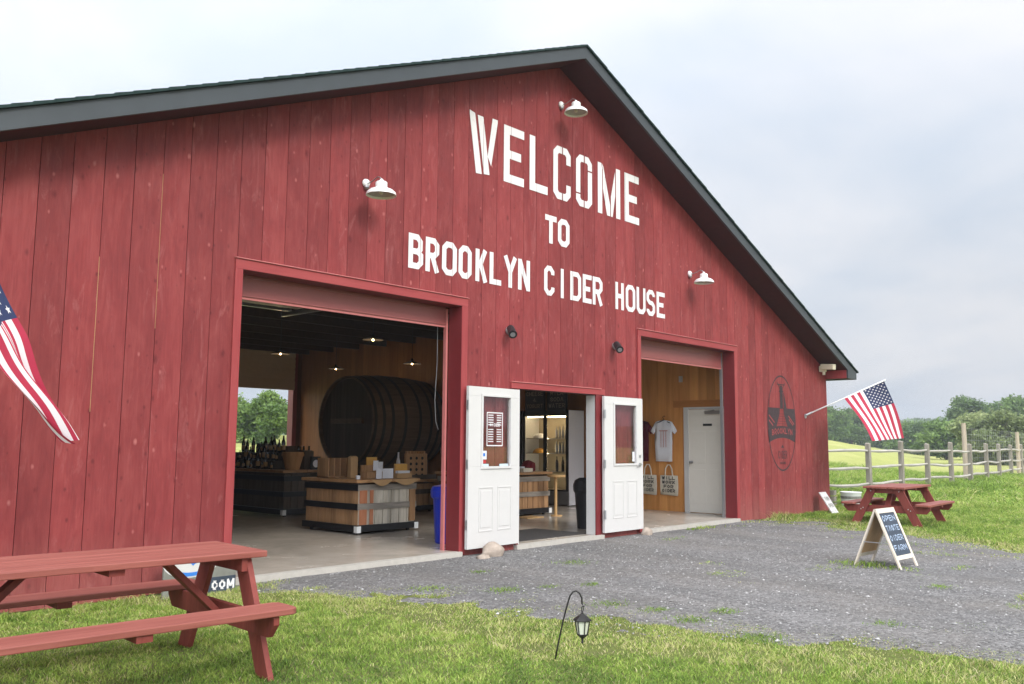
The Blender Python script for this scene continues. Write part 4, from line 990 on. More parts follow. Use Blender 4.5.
def tree(x_, t_, hh, wd, mat, label, lobes=16, n=7000, low=-.1, kind='tree', group=None, seed=0, ls=.24):
    p = AT(x_, 446, t_); p.z = float(hgt(p.x, p.y)); r_ = np.random.default_rng(seed+int(x_))
    t = thing(kind, label, 'tree' if kind == 'tree' else 'bush', p, 0, group)
    tr = MB(); tr.tube([(0, 0, -.3), (.05*hh*.2, 0, hh*.3), (0, .03*hh, hh*.6), (.02*hh, 0, hh*.85)], [hh*.035, hh*.026, hh*.016, hh*.005], 8)
    for k in range(6):
        a = k*1.05+seed; z = hh*(.25+.09*k); tr.tube([(0, 0, z), (wd*.25*math.cos(a), wd*.25*math.sin(a), z+hh*.1), (wd*.4*math.cos(a), wd*.4*math.sin(a), z+hh*.17)], [hh*.014, hh*.009, hh*.003], 6)
    tr.build('trunk', M['bark'], t)
    C_, S_, T_ = [], [], []
    for k in range(lobes):
        a = r_.uniform(0, 6.28); zz = hh*r_.uniform(low+.12, .90); rr = wd*.5*(1-((zz/hh-.42)/.62)**2)*r_.uniform(.3, .85)
        c_ = np.array([rr*math.cos(a), rr*math.sin(a), zz]); rad = np.array([wd*r_.uniform(.10, .22), wd*r_.uniform(.10, .22), hh*r_.uniform(.07, .14)])
        m_ = n//lobes; d = r_.normal(size=(m_, 3)); d /= np.linalg.norm(d, axis=1)[:, None]; rad_ = r_.uniform(.45, 1.08, (m_, 1))**.6
        # small clumps
        cl = c_+d*rad*rad_; cl += r_.normal(size=(m_, 3))*ls*.9
        C_.append(cl); S_.append(r_.uniform(.5, 1.2, m_)*ls); T_.append(np.clip(r_.uniform(.1, .75)+r_.normal(size=m_)*.16, 0, 1))
    # core fill
    m_ = n//4; d = r_.normal(size=(m_, 3)); d /= np.linalg.norm(d, axis=1)[:, None]
    C_.append(np.array([0, 0, hh*(.5+low*.4)])+d*np.array([wd*.34, wd*.34, hh*(.38-low*.4)])*r_.uniform(.4, 1.08, (m_, 1))); S_.append(r_.uniform(.6, 1.2, m_)*ls); T_.append(r_.uniform(.05, .6, m_))
    C = np.concatenate(C_); C[:, 2] = np.maximum(C[:, 2], .05)
    leaves_mesh('crown', C, np.concatenate(S_), np.concatenate(T_), mat, t)
    return t
GR = 'trees beyond the hay field'
tree(834, 150, 6.6, 8, M['leafmid'], 'rounded green tree touching the barn corner behind the field', seed=1, group=GR)
tree(852, 160, 6.3, 9, M['leafdark'], 'dark green tree just right of the barn corner, tallest there', seed=2, group=GR)
tree(873, 165, 5.2, 9, M['leafmid'], 'low green tree right behind the lower edge of the corner flag', seed=3, group=GR)
tree(893, 150, 4.3, 8, M['leafdark'], 'dark low tree under the fly end of the corner flag', seed=4, group=GR)
tree(912, 140, 5.0, 9, M['leafmid'], 'mid-green tree right of the corner flag', seed=5, group=GR)
tree(930, 125, 4.6, 7.5, M['leafdark'], 'dark bushy tree left of the tall fence post', seed=6, group=GR)
tree(946, 95, 4.0, 6.5, M['leafmid'], 'bright mid-green bush-like tree left of the tall fence post', seed=7, group=GR)
tree(967, 125, 8.8, 6.5, M['leafdark'], 'tallest dark tree rising above the pale willows', seed=8, group=GR, lobes=20, n=10000)
tree(994, 130, 9.0, 9, M['leafmid'], 'tall green tree behind the willows near the right edge', seed=9, group=GR, lobes=20, n=10000)
tree(1020, 120, 8.4, 9, M['leafmid'], 'tall bright tree cut by the right edge', seed=10, group=GR, lobes=20, n=9000)
tree(978, 72, 4.1, 4.6, M['leafpale'], 'pale round willow behind the tall fence post', seed=11, group=GR, n=11000, ls=.15)
tree(1002, 70, 4.3, 4.8, M['leafpale'], 'pale willow between the two tall fence posts', seed=12, group=GR, n=11000, ls=.15)
tree(1027, 69, 4.1, 4.8, M['leafpale'], 'pale willow at the right edge behind the second tall post', seed=13, group=GR, n=11000, ls=.15)
for i, (x_, t_, h_, wd_) in enumerate([(1060, 110, 8, 9), (1100, 120, 7, 9), (1150, 115, 6, 9)]):
    tree(x_, t_, h_, wd_, M['leafmid'], 'tree standing beyond the right edge of the view', seed=20+i, group=GR)
GB = 'trees seen through the rear opening'
tree(243, 62, 3.1, 4.2, M['leafmid'], 'left green tree seen through the rear opening', seed=31, group=GB, n=7000, ls=.14, low=.0)
tree(272, 60, 3.75, 3.4, M['leafmid'], 'taller pointed green tree right of centre in the rear opening', seed=32, group=GB, n=7000, ls=.14, low=.0)
tree(288, 68, 2.6, 3.2, M['leafdark'], 'low dark tree at the right jamb of the rear opening', seed=33, group=GB, n=5000, ls=.15, low=.0)
tree(257, 72, 2.9, 3.6, M['leafdark'], 'dark tree between the two front trees in the rear opening', seed=34, group=GB, n=5000, ls=.15, low=.0)
# far wooded ridge all round the north and east
xs_ = []; hillm = plain('wooded_hill', (.06, .105, .045), 1, var=.5, scale=.09, bump=.6)
mb = MB(); n = 240; rows = 10; vs = []
for i in range(n+1):
    az = R(-60+190*i/n)
    hmax = 11+3*math.sin(az*7)+2*math.sin(az*19+1)+(4 if az < R(45) else 0)
    for j in range(rows+1):
        u = j/rows; r = 330+u*160; zz = hmax*math.sin(min(u*1.5, 1)*math.pi/2)*(1 if u < .8 else .9)+1.2*math.sin(i*1.7+j*2.1)*u+.9*math.sin(i*3.1+j)*u
        vs.append((CAM.x+r*math.sin(az), CAM.y+r*math.cos(az), -1+zz))
mb.add(vs, [(i*(rows+1)+j, (i+1)*(rows+1)+j, (i+1)*(rows+1)+j+1, i*(rows+1)+j+1) for i in range(n) for j in range(rows)])
tag(mb.build('hills', hillm, smooth=True), kind='structure')
nl = 60000; az = np.radians(rng.uniform(-5, 100, nl)); rr = 330+rng.uniform(0, .75, nl)*160; u = (rr-330)/160
hm = 11+3*np.sin(az*7)+2*np.sin(az*19+1)+np.where(az < R(45), 4, 0)
zz = hm*np.sin(np.minimum(u*1.5, 1)*np.pi/2)-1+rng.uniform(-.5, 1.8, nl)*(.4+1.2*vnoise(az*60, rr*.08, 1, 4))
o = leaves_mesh('distant_woods', np.stack([CAM.x+rr*np.sin(az), CAM.y+rr*np.cos(az), zz], 1), rng.uniform(.6, 1.4, nl), np.clip(vnoise(az*80, rr*.1, 1, 6)+rng.normal(size=nl)*.12, 0, 1), M['leafdark'], None)
tag(o, 'far-off wooded ridge on the horizon', 'woods', kind='stuff')

# ------------------------------------------------------------------ interior: barrel
B = thing('cider_barrel', 'huge dark oak barrel lying on its side inside the left bay', 'barrel', (0, 0, 0))
bc = (0, 9.5, 1.85); Rb = 1.1; x0b, x1b = 2.45, 4.82
pr_ = [(Rb*(1+.07*math.sin(math.pi*i/14)) , x0b+(x1b-x0b)*i/14) for i in range(15)]
b = MB(); b.lathe([(Rb*.95, x0b+.09), (Rb*.96, x0b), (Rb, x0b)]+pr_[1:-1]+[(Rb, x1b), (Rb*.96, x1b), (Rb*.95, x1b-.09)], 72, bc, 'x', cap=False); smoothshade(b.build('staves', M['stavedark'], B), 35)
b = MB(); b.lathe([(.001, x0b+.09), (Rb*.955, x0b+.09)], 60, bc, 'x', cap=False); b.build('head', M['headdark'], B)
b = MB(); b.lathe([(.001, x1b-.02), (Rb*.955, x1b-.02)], 60, bc, 'x', cap=False); b.build('rear_head', M['headdark'], B)
for u in (.03, .13, .24, .40, .60, .76, .87, .97):
    rr_ = Rb*(1+.07*math.sin(math.pi*u))+.008; xx = x0b+(x1b-x0b)*u
    b = MB(); b.lathe([(rr_-.01, xx-.045), (rr_, xx-.04), (rr_, xx+.04), (rr_-.01, xx+.045)], 60, bc, 'x', cap=False); b.build('hoop', M['dark'], B, smooth=False)
b = MB(); b.box(x0b+.02, x0b+.09, 9.5-.62, 9.5+.62, 1.80, 1.92); b.build('head_brace', M['stavedark'], B)
b = MB()
for xx in (2.8, 4.2):
    b = MB(); b.prism([(-1.0, 0), (1.0, 0), (1.0, .9), (.75, 1.0), (.35, .76), (-.35, .76), (-.75, 1.0), (-1.0, .9)], -.09, .09); b.v[-16:] = [(xx+v[1], 9.5+v[0], v[2]) for v in b.v[-16:]]
    b.build('cradle', M['stavedark'], B)

# display islands
def island(name, label, x0, x1, y0, y1, h, front, side, band, slab_mat, casters=True):
    t = thing(name, label, 'display table', (x0, y0, 0)); w_, d_ = x1-x0, y1-y0
    c = MB(); c.box(.02, w_-.02, .02, d_-.02, .1, h-.05); c.build('core', M['darkplank'], t)
    b = MB(); n_ = max(3, int(w_/.14)); 
    for i in range(n_):
        b.box(w_*i/n_+.006, w_*(i+1)/n_-.006, -.0, .019, .13, h-.07); pass
    b.build('front_planks', front, t)
    b = MB(); n_ = max(4, int(d_/.13))
    for i in range(n_):
        b.box(-.0, .019, d_*i/n_+.004, d_*(i+1)/n_-.004, .13, h-.07)
    b.build('side_planks', side, t)
    for z, hh in ((.40, .09), (.68, .09)):
        b = MB(); b.box(-.02, w_+.02, -.022, -.001, z-hh/2, z+hh/2); b.build('front_rail', band[0], t)
        b = MB(); b.box(-.022, -.001, -.02, d_+.02, z-hh/2, z+hh/2); b.build('side_band', band[1], t)
    b = MB(); b.box(-.04, w_+.04, -.04, d_+.04, .04, .135); b.build('base_skid', M['band'], t, bevel=.004)
    for cx_, cy_ in ((-.045, -.045), (w_-.03, -.045)): MB().box(cx_, cx_+.075, cy_-.003, cy_+.07, .03, .125).build('corner_guard', M['lampwhite'], t)
    b = MB()
    for cx_ in (.05, w_-.09):
        for cy_ in (.05, d_-.09): b.box(cx_, cx_+.04, cy_, cy_+.04, 0, .04)
    b.build('feet', M['black'], t)
    b = MB(); n_ = 14; e = [(-.07+ (w_+.14)*i/n_, -.06-.025*math.sin(i*1.7)-.015*math.sin(i*4.1)) for i in range(n_+1)]
    b.prismz(e+[(w_+.07, d_+.05), (-.07, d_+.05)], h-.035, h+.012); b.build('slab_top', slab_mat, t, bevel=.006)
    return t
I1 = island('display_island', 'plank display island with whitewashed front boards inside the left bay', -2.59, -1.49, 2.45, 3.75, .785, M['greyplank'], M['brownplank'], (M['greyrail'], M['band']), M['slab'])
b = MB(); b.box(.01, .15, -.024, -.0225+.0, .14, .36); b.box(.01, .15, -.024, -.0225, .45, .64); b.box(.20, .27, -.024, -.0225, .14, .36); b.box(.20, .27, -.024, -.0225, .45, .64); b.build('orange_plank', M['orangeplank'], I1)
b = MB(); b.box(.98, 1.09, -.03, -.0015, .15, .63); b.build('end_post', M['brownplank'], I1)
for s0, s1 in ((.18, .55), (.60, 1.08)):    # burlap hanging over the front edge
    n_ = 10; b = MB()
    for i in range(n_):
        a, c_ = s0+(s1-s0)*i/n_, s0+(s1-s0)*(i+1)/n_; dz = lambda u: .02+.075*math.sin(math.pi*u)
        b.add([(a, -.10, .795), (c_, -.10, .795), (c_, -.105, .795-dz((i+1)/n_)), (a, -.105, .795-dz(i/n_))], [(0, 1, 2, 3)])
    b.build('burlap_edge', M['kraft'], I1)
I2 = island('display_island', 'dark plank display island with bottles at the far left inside', -1.63, -.45, 5.83, 8.3, .82, M['darkplank'], M['darkplank'], (M['band'], M['band']), M['slab'])
I3 = island('display_island', 'grey plank display island seen through the middle entrance', .75, 2.42, 3.0, 4.3, .80, M['brownplank'], M['darkplank'], (M['greyrail'], M['greyrail']), M['slab'])
I4 = island('display_island', 'low red-brown cabinet island right of the big barrel', .35, 1.3, 5.0, 6.2, .62, M['brownplank'], M['darkplank'], (M['darkplank'], M['band']), M['slab'])

def single(name, mb, mat, loc, label, cat, group=None, rz=0, bevel=0, smooth=False):
    return tag(mb.build(name, mat, None, smooth=smooth, bevel=bevel, loc=loc, rz=rz), label, cat, group)
# goods on island 1 (top .852)
z1t = .798
b = MB()
for i in range(6): b.box(.0+i*.11, .02+i*.11, 0, .28, 0, .30)
b.box(0, .57, 0, .28, 0, .015); b.box(0, .57, .27, .28, .015, .28)
single('board_rack', b, M['brownplank'], (-2.52, 3.30, z1t), 'brown wooden rack of boards at the left back of the whitewashed island', 'rack')
b = MB(); b.box(0, .13, 0, .09, 0, .32); b.hexa([(.0, 0, .32), (.13, 0, .32), (.13, .09, .32), (0, .09, .32), (.01, .04, .34), (.12, .04, .34), (.12, .05, .34), (.01, .05, .34)])
single('paper_bag', b, M['kraft'], (-2.35, 2.95, z1t), 'tall plain kraft paper bag on the whitewashed island', 'bag', bevel=.004)
crd = MB(); crd.box(0, .11, 0, .004, 0, .15); crd.bar((.055, .05, 0), (.055, .004, .12), .02, .004)
protoc = single('price_card', crd, M['paper'], (-2.18, 2.55, z1t), 'white price card standing at the front of the island goods', 'card', 'white price cards on the whitewashed island')
for (x, y_, z, r_) in ((-2.03, 2.58, z1t, .1), (-1.92, 2.62, z1t, -.3), (-2.12, 2.70, z1t+.12, .1), (-2.0, 2.72, z1t+.1, .25)):
    c = protoc.copy(); col.objects.link(c); c.location = (x, y_, z); c.rotation_euler.z = r_
b = MB(); b.box(0, .34, 0, .16, 0, .10); b.box(0, .34, .10, .16, .10, .2)
single('display_box', b, M['brownplank'], (-2.2, 2.75, z1t), 'small brown stepped box behind the white price cards', 'box')
b = MB(); b.box(0, .2, 0, .02, 0, .12)
single('amber_card', b, M['yellow'], (-2.12, 2.86, z1t+.2), 'amber card standing above the white price cards', 'card')
b = MB(); b.box(0, .30, 0, .18, 0, .07); b.box(.02, .28, .10, .115, .07, .22)
bo = single('gift_box', b, M['kraft'], (-1.72, 2.60, z1t), 'brown gift box with an open amber lid on the island right end', 'box')
b = MB(); b.box(.03, .27, .085, .099, .08, .21); b.build('lid_lining', M['yellow'], bo); b = MB(); b.box(.03, .27, .02, .084, .071, .11); b.build('paper_filling', M['paper'], bo)
b = MB(); b.lathe([(.03, 0), (.035, .05), (.03, .055)], 12); single('white_cup', b, M['paper'], (-2.47, 2.62, z1t), 'tiny white cup at the island corner below the paper bag', 'cup')
# bottles
def bottle_mesh(h=.30, r=.036):
    b = MB(); b.lathe([(r*.9, 0), (r, .01), (r, h*.58), (r*.85, h*.68), (r*.45, h*.80), (r*.36, h*.98), (r*.42, h*.985), (r*.42, h)], 12); return b
bt = bottle_mesh(); z2t = .833
riser = MB(); riser.box(0, .30, 0, 1.7, 0, .16); riser.box(.12, .30, 0, 1.7, .16, .30)
single('bottle_riser', riser, M['darkplank'], (-1.5, 6.32, z2t), 'dark stepped riser carrying bottles on the far left island', 'shelf')
pb0 = None; GBt = 'dark bottles on the stepped riser'
r_ = random.Random(4)
for row, (xx, zz, cnt) in enumerate(((-1.57, 0.0, 10), (-1.44, .16, 9), (-1.29, .30, 10))):
    for i in range(cnt):
        yy = 6.38+i*.16+r_.uniform(-.045, .045)
        if pb0 is None:
            pb0 = single('bottle', bt, M['bottle'], (xx, yy, z2t+zz), 'dark cider bottle standing in the rows on the stepped riser', 'bottle', GBt, smooth=True); c = pb0
            lb_ = MB(); lb_.lathe([(.0365, .05), (.0365, .135)], 14, cap=False); lb_.build('label', M['kraft'], pb0, smooth=True)
        else:
            c = copy_tree(pb0)
        s_ = r_.choice([.6, .7, .85, 1, 1.1]); c.location = (xx, yy, z2t+zz+.0005); c.scale = (s_, s_, s_)
for i, (bx_, by_, bz_, hx, hy, hz_) in enumerate(((-1.52, 6.05, 0, .2, .28, .34), (-1.1, 6.55, 0, .3, .3, .42), (-1.1, 7.1, 0, .3, .25, .36), (-.95, 7.6, 0, .3, .3, .46))):
    b = MB(); b.box(0, hx, 0, hy, 0, hz_); b.box(.02, hx-.02, .02, hy-.02, hz_, hz_+.012)
    single('carton', b, M['darkplank'], (bx_ if i else -1.06, by_, z2t+.0005), 'dark carton %s on the far left island' % ('beside the splint basket', 'second behind the bottle riser', 'third behind the bottle riser', 'tallest and furthest behind the bottle riser')[i], 'box')
for i in range(9):
    c = pb0.copy(); col.objects.link(c); c.location = (-.72+r_.uniform(-.03, .12), 6.0+i*.2, z2t+.0005); c['label'] = 'dark cider bottle standing behind the stepped riser'; c['group'] = 'bottles behind the riser'
b = MB(); b.lathe([(.10, 0), (.14, .16), (.155, .24), (.16, .25), (.16, .27), (.145, .27), (.13, .24), (.09, .02)], 18); b.lathe([(.163, .205), (.165, .245)], 18, cap=False)
single('splint_basket', b, M['wicker'], (-1.34, 6.02, z2t), 'orange splint bushel basket at the right end of the dark island', 'basket').scale = (1.25, 1.25, 1.2)
for k_ in range(3):
    c = pb0.copy(); col.objects.link(c); c.location = (-1.0+k_*.12, 6.35, z2t+.0005+.0); c.scale = (1.2, 1.2, 1.45); c['label'] = 'tall dark bottle behind the splint basket'; c['group'] = 'bottles behind the basket'
b = MB(); b.box(0, .2, 0, .05, 0, .24); q = single('black_clock', b, M['black'], (-1.02, 5.88, z2t), 'black box with a round white dial between basket and board rack', 'clock')
b = MB(); b.lathe([(.07, 0), (.07, .004)], 20); b.v = [(.1+v[0], -.001-v[2], .11+v[1]) for v in b.v]; b.build('dial', M['paper'], q)
# island 4 goods
b = MB(); b.box(0, .55, 0, .05, 0, .50)
for k_ in range(7): b.box(.02+k_*.075, .05+k_*.075, 0, .05, .50, .55)
q = single('wine_rack', b, M['brownplank'], (.62, 5.1, .633), 'brown perforated wooden riddling rack right of the barrel', 'rack')
b = MB()
for k_ in range(3):
    for j_ in range(4):
        b2 = MB(); b2.lathe([(.03, 0), (.03, .004)], 12); b.add([(.12+k_*.15+v[0], -.002-v[2], .08+j_*.11+v[1]) for v in b2.v], b2.f)
b.build('bottle_holes', M['ink'], q)
b = MB(); b.lathe([(.10, 0), (.13, .22), (.12, .22)], 16); single('tin_bucket', b, M['dark'], (.42, 5.08, .633), 'small dark bucket left of the wooden riddling rack', 'bucket')
c = pb0.copy(); col.objects.link(c); c.data = pb0.data.copy(); c.data.materials.clear(); c.data.materials.append(M['paper']); c.location = (.55, 5.25, .633+.22); c.scale = (1, 1, .9); c['label'] = 'pale white bottle above the dark bucket by the barrel'; del c['group']
c.location.z = .6335; c.scale = (1.2, 1.2, 1.75)
# goods on island 3
z3t = .813
b = MB(); b.hexa([(0, 0, 0), (.2, 0, 0), (.2, .2, 0), (0, .2, 0), (.0, .0, .12), (.2, .0, .02), (.2, .2, .02), (0, .2, .26)]); single('wooden_easel', b, M['light'], (1.12, 3.1, z3t), 'orange wooden wedge easel on the middle island', 'easel')
b = MB(); b.lathe([(.05, 0), (.055, .1), (.05, .1)], 14); c0 = single('mug', b, M['paper'], (1.62, 3.1, z3t), 'white mug among the goods on the middle island', 'mug', 'white mugs on the middle island')
for x, y_ in ((1.78, 3.12), (1.5, 3.3), (1.68, 3.3)):
    c = c0.copy(); col.objects.link(c); c.location = (x, y_, z3t)
b = MB(); b.box(0, .26, 0, .2, 0, .07); single('tea_box', b, M['cream'], (1.72, 3.02, z3t), 'cream low box on the middle island', 'box')
bm = bmesh.new(); bmesh.ops.create_icosphere(bm, subdivisions=2, radius=.14)
for v in bm.verts: v.co *= 1+.15*math.sin(v.co.x*40)*math.cos(v.co.z*37); v.co.z = max(v.co.z, -.08)
me = bpy.data.meshes.new('cloth_bundle'); bm.to_mesh(me); bm.free(); me.materials.append(M['ruby']); c = bpy.data.objects.new('cloth_bundle', me); col.objects.link(c); c.location = (2.12, 3.25, z3t+.08)
tag(c, 'dark red cloth bundle at the right end of the middle island', 'cloth')
q = thing('side_table', 'narrow light wooden side table with one post leg by the middle island', 'table', (2.2, 2.62, 0))
b = MB(); b.lathe([(.16, .0), (.17, .01), (.17, .035), (.16, .045)], 20, (0, 0, .72)); b.build('top', M['light'], q)
b = MB(); b.tube([(-.02, 0, .02), (-.02, 0, .72)], .028, 10); b.build('leg', M['light'], q)
b = MB(); b.lathe([(.11, 0), (.11, .02)], 16); b.build('foot', M['light'], q)
b = MB(); b.box(0, .45, 0, .3, 0, .02); single('floor_board', b, M['light'], (1.3, 2.55, .002), 'light wooden board lying on the floor before the middle island', 'board')
b = MB(); b.box(0, 1.7, 0, 1.0, .0, .012); single('door_mat', b, M['mat'], (-1.72, .22, .002), 'dark grey entrance mat inside the middle doorway', 'mat')
# bins
q = thing('recycling_bin', 'blue plastic recycling bin inside the right side of the left bay', 'bin', (-2.33, .80, 0))
b = MB(); b.lathe([(.17, 0), (.18, .02), (.215, .62)], 4 and 24); b.build('body', M['bluebin'], q, smooth=False); b = MB(); b.lathe([(.235, .60), (.245, .62), (.25, .70), (.22, .76), (.05, .79)], 24); b.build('lid', M['bluebin'], q)
q = thing('trash_bin', 'black trash bin with a black bag behind the right door jamb', 'bin', (.72, .76, 0))
b = MB(); b.lathe([(.16, 0), (.21, .68)], 20); b.build('body', M['black'], q)
b = MB(); b.lathe([(.215, .56), (.235, .60), (.24, .66), (.235, .70), (.21, .76), (.14, .80), (.13, .78)], 20)
b.v = [(v[0]*(1+.08*math.sin(7*math.atan2(v[1], v[0]))), v[1]*(1+.08*math.sin(5*math.atan2(v[1], v[0]))), v[2]) for v in b.v]; b.build('bag', M['black'], q)
# fridges
def fridge(y0, label):
    t = thing('glass_door_fridge', label, 'fridge', (4.32, y0, 0), 0, 'glass door fridges on the pine partition'); D, Wd, H = .57, 1.32, 2.08
    MB().box(0.03, D, 0, .03, .02, H).build('side_panel', M['fridgewhite'], t); MB().box(.03, D, Wd-.03, Wd, .02, H).build('side_panel', M['fridgewhite'], t)
    b = MB(); b.box(D-.03, D, .031, Wd-.031, .3, H-.1); b.box(.05, D, .031, Wd-.031, H-.1, H); b.box(.05, D, .031, Wd-.031, .30, .34); b.build('liner', M['inner'], t)
    b = MB(); b.box(.012, .05, .031, Wd-.031, H-.12, H); b.box(-.0, .03, 0, Wd, .315, .345)
    for a in (0, Wd/2-.045, Wd-.06): b.box(0, .03, a, a+(.09 if 0 < a < 1 else .06), .345, H-.0)
    b.box(0, .03, 0, Wd, H-.08, H-.0005); b.build('door_frame', M['black'], t)
    b = MB()
    for a in (.06, Wd/2+.045): MB().box(.01, .016, a, a+Wd/2-.105, .35, H-.085).build('glass_door', M['glass'], t)
    b = MB(); b.box(.02, .05, .0, Wd, .03, .31)
    for k in range(9): b.box(.008, .0195, .02, Wd-.02, .05+k*.028, .064+k*.028)
    b.build('grille', M['steel'], t)
    b = MB()
    for z in (.72, 1.12, 1.45): MB().box(.08, D-.04, .04, Wd-.04, z, z+.015).build('shelf', M['galv'], t)
    b = MB(); b.box(.06, .09, .1, Wd-.1, H-.15, H-.125); b.box(.045, .06, Wd/2-.02, Wd/2+.02, .45, H-.2); b.build('light_tube', M['fridgelight'], t)
    return t
fridge(4.04, 'glass door fridge with white side panel nearest the entrance')
fridge(5.40, 'second glass door fridge, further from the entrance')
b = bottle_mesh(.26, .03); fb = single('fridge_bottle', b, M['galv'], (4.5, 4.2, 1.1355), 'pale bottle on a fridge shelf behind the glass', 'bottle', 'bottles on the fridge shelves', smooth=True)
for zz in (1.4655, 1.1355):
    for k in range(5):
        c = fb.copy(); col.objects.link(c); c.location = (4.47, 4.12+k*.09, zz)
fb.location = (4.6, 4.2, 1.1355)
for k in range(6):
    c = fb.copy(); col.objects.link(c); c.data = pb0.data; c.location = (4.46+.1*(k % 2), 4.12+k*.085, .7355); c.scale = (.9, .9, 1.1); c['label'] = 'dark bottle on the low fridge shelf behind the glass'; c['group'] = 'dark bottles on the low fridge shelf'
for zz, mt, lb in ((1.1355, 'yellow', 'yellow cheese wedge on the middle fridge shelf'), (1.4655, 'paper', 'white wrapped cheese on the upper fridge shelf')):
    bm = bmesh.new(); bmesh.ops.create_uvsphere(bm, u_segments=14, v_segments=8, radius=1)
    for v in bm.verts: v.co = Vector((v.co.x*.12, v.co.y*.2, max(0, v.co.z)*.11))
    me = bpy.data.meshes.new('cheese'); bm.to_mesh(me); bm.free(); me.materials.append(M[mt]); c = bpy.data.objects.new('cheese', me); col.objects.link(c); c.location = (4.5, 4.98, zz); tag(c, lb, 'cheese')
def chalkboard(y0, y1, z0, z1, rows, label):
    t = thing('chalkboard', label, 'chalkboard', (0, 0, 0)); b = MB(); b.box(4.40, 4.43, y0, y1, z0, z1); b.build('panel', M['chalk'], t)
    c = MB()
    for i, tx in enumerate(rows):
        hz = (z1-z0-.06)/len(rows); zt = z1-.04-i*hz; wd = (y1-y0)*.42*min(1, len(tx)/5)
        m2 = MB(); 
        for ch, a, e in spread(tx, -wd, wd): strokes(m2, glyph(ch, a, e, 0, hz*.68, .012), .012, 0)
        c.add([(4.397, (y0+y1)/2-v[0], zt-hz*.72+v[2]) for v in m2.v], m2.f)
    c.build('chalk_writing', M['chalkdim'], t)
chalkboard(4.14, 4.70, 2.085, 2.56, ['MILK', 'SODA', 'WATER'], 'black chalkboard reading MILK SODA WATER on top of the near fridge')
chalkboard(4.78, 5.36, 2.085, 2.56, ['CHEESE', '&', 'YOGURT'], 'black chalkboard reading CHEESE and YOGURT on top of the near fridge')
# pendants
def pendant(p, label, first=[None]):
    t = thing('pendant_lamp', label, 'lamp', p, 0, 'pendant lamps under the barn ceiling')
    b = MB(); b.lathe([(.02, .12), (.03, .1), (.04, .06), (.17, .02), (.19, .0), (.185, .0), (.165, .012), (.03, .05)], 20, cap=False); b.build('shade', M['dark'], t)
    b = MB(); b.lathe([(.01, .05), (.012, .03), (.022, .0), (.016, -.012), (.004, -.016)], 12); b.build('bulb', M['bulb'], t)
    b = MB(); b.tube([(0, 0, .12), (0, 0, 4.05-p[2])], .006, 6); b.build('cord', M['black'], t)
    ld = bpy.data.lights.new('pendant_light', 'POINT'); ld.energy = 9; ld.color = (1, .7, .4); ld.shadow_soft_size = .03; lo = bpy.data.objects.new('pendant_light', ld); col.objects.link(lo); lo.parent = t; lo.location = (0, 0, -.07)
for (x_, y_, t_), lb in zip(((373, 340, 16), (280.5, 354, 18), (336, 369, 22.5), (412, 364, 19)), ('highest lit pendant lamp, nearest the left bay opening', 'lit pendant lamp in front of the rear sectional door', 'lit pendant lamp just above the left end of the barrel', 'lit pendant lamp above the right end of the barrel')):
    pendant(tuple(AT(x_, y_, t_)), lb)
b = MB(); b.tube([(0, 0, 3.1), (.005, 0, 2.4), (-.015, .01, 1.9), (.0, .0, 1.62), (.045, 0, 1.52)], .005, 8); single('pull_cord', b, M['galv'], (-2.945, .42, 0), 'white pull cord hanging by the right jamb of the left bay', 'cord')
# ------------------------------------------------------------------ shirts and totes on the partition
def cloth_outline(name, pts, th, mat, loc, label, cat, group=None, wav=.01):
    """outline in (along -y, z), hung a little off the wall, as a thin padded sheet"""
    bm = bmesh.new(); vs = [bm.verts.new((0, -a, z)) for a, z in pts]; f = bm.faces.new(vs)
    bmesh.ops.triangulate(bm, faces=[f]); bmesh.ops.subdivide_edges(bm, edges=bm.edges[:], cuts=3, use_grid_fill=True)
    for v in bm.verts: v.co.x += wav*math.sin(v.co.y*38+v.co.z*5)+wav*.7*math.sin(v.co.y*17-v.co.z*3)
    me = bpy.data.meshes.new(name); bm.to_mesh(me); bm.free(); me.materials.append(mat); me.polygons.foreach_set('use_smooth', [True]*len(me.polygons))
    o = bpy.data.objects.new(name, me); col.objects.link(o); o.location = loc; m_ = o.modifiers.new('thick', 'SOLIDIFY'); m_.thickness = th; m_.offset = 0
    tag(o, label, cat, group); return o
tee = [(-.07, 0), (-.20, -.03), (-.31, -.22), (-.25, -.28), (-.20, -.22), (-.20, -.5), (-.19, -.84), (.19, -.84), (.20, -.5), (.20, -.22), (.25, -.28), (.31, -.22), (.20, -.03), (.07, 0), (.04, -.035), (-.04, -.035)]
s1 = cloth_outline('t_shirt', tee, .012, M['shirt'], (PX-.06, 1.93, 1.84), 'white t-shirt with thin print hanging on the pine wall', 'shirt', None)
b = MB(); b.box(-.018, -.014, -.1, .1, -.22, -.205)
for k in (-.06, 0, .06): b.box(-.018, -.014, k-.004, k+.004, -.55, -.22)
b.build('print', M['flash'], s1)
s2 = cloth_outline('t_shirt', tee, .012, M['maroon'], (PX-.06, 2.50, 1.84), 'maroon t-shirt hanging on the pine wall beside the white one', 'shirt', None)
for yy, lb in ((1.93, 'wooden hanger holding the white t-shirt'), (2.50, 'wooden hanger holding the maroon t-shirt')):
    b = MB(); b.tube([(0, -.16, -.03), (0, 0, .035), (0, .16, -.03)], .012, 8); b.tube([(0, 0, .035), (0, 0, .07), (.0, .025, .09), (0, .0, .115), (.02, 0, .115), (.05, 0, .11)], .005, 6)
    single('clothes_hanger', b, M['dark'], (PX-.06, yy, 1.815), lb, 'hanger')
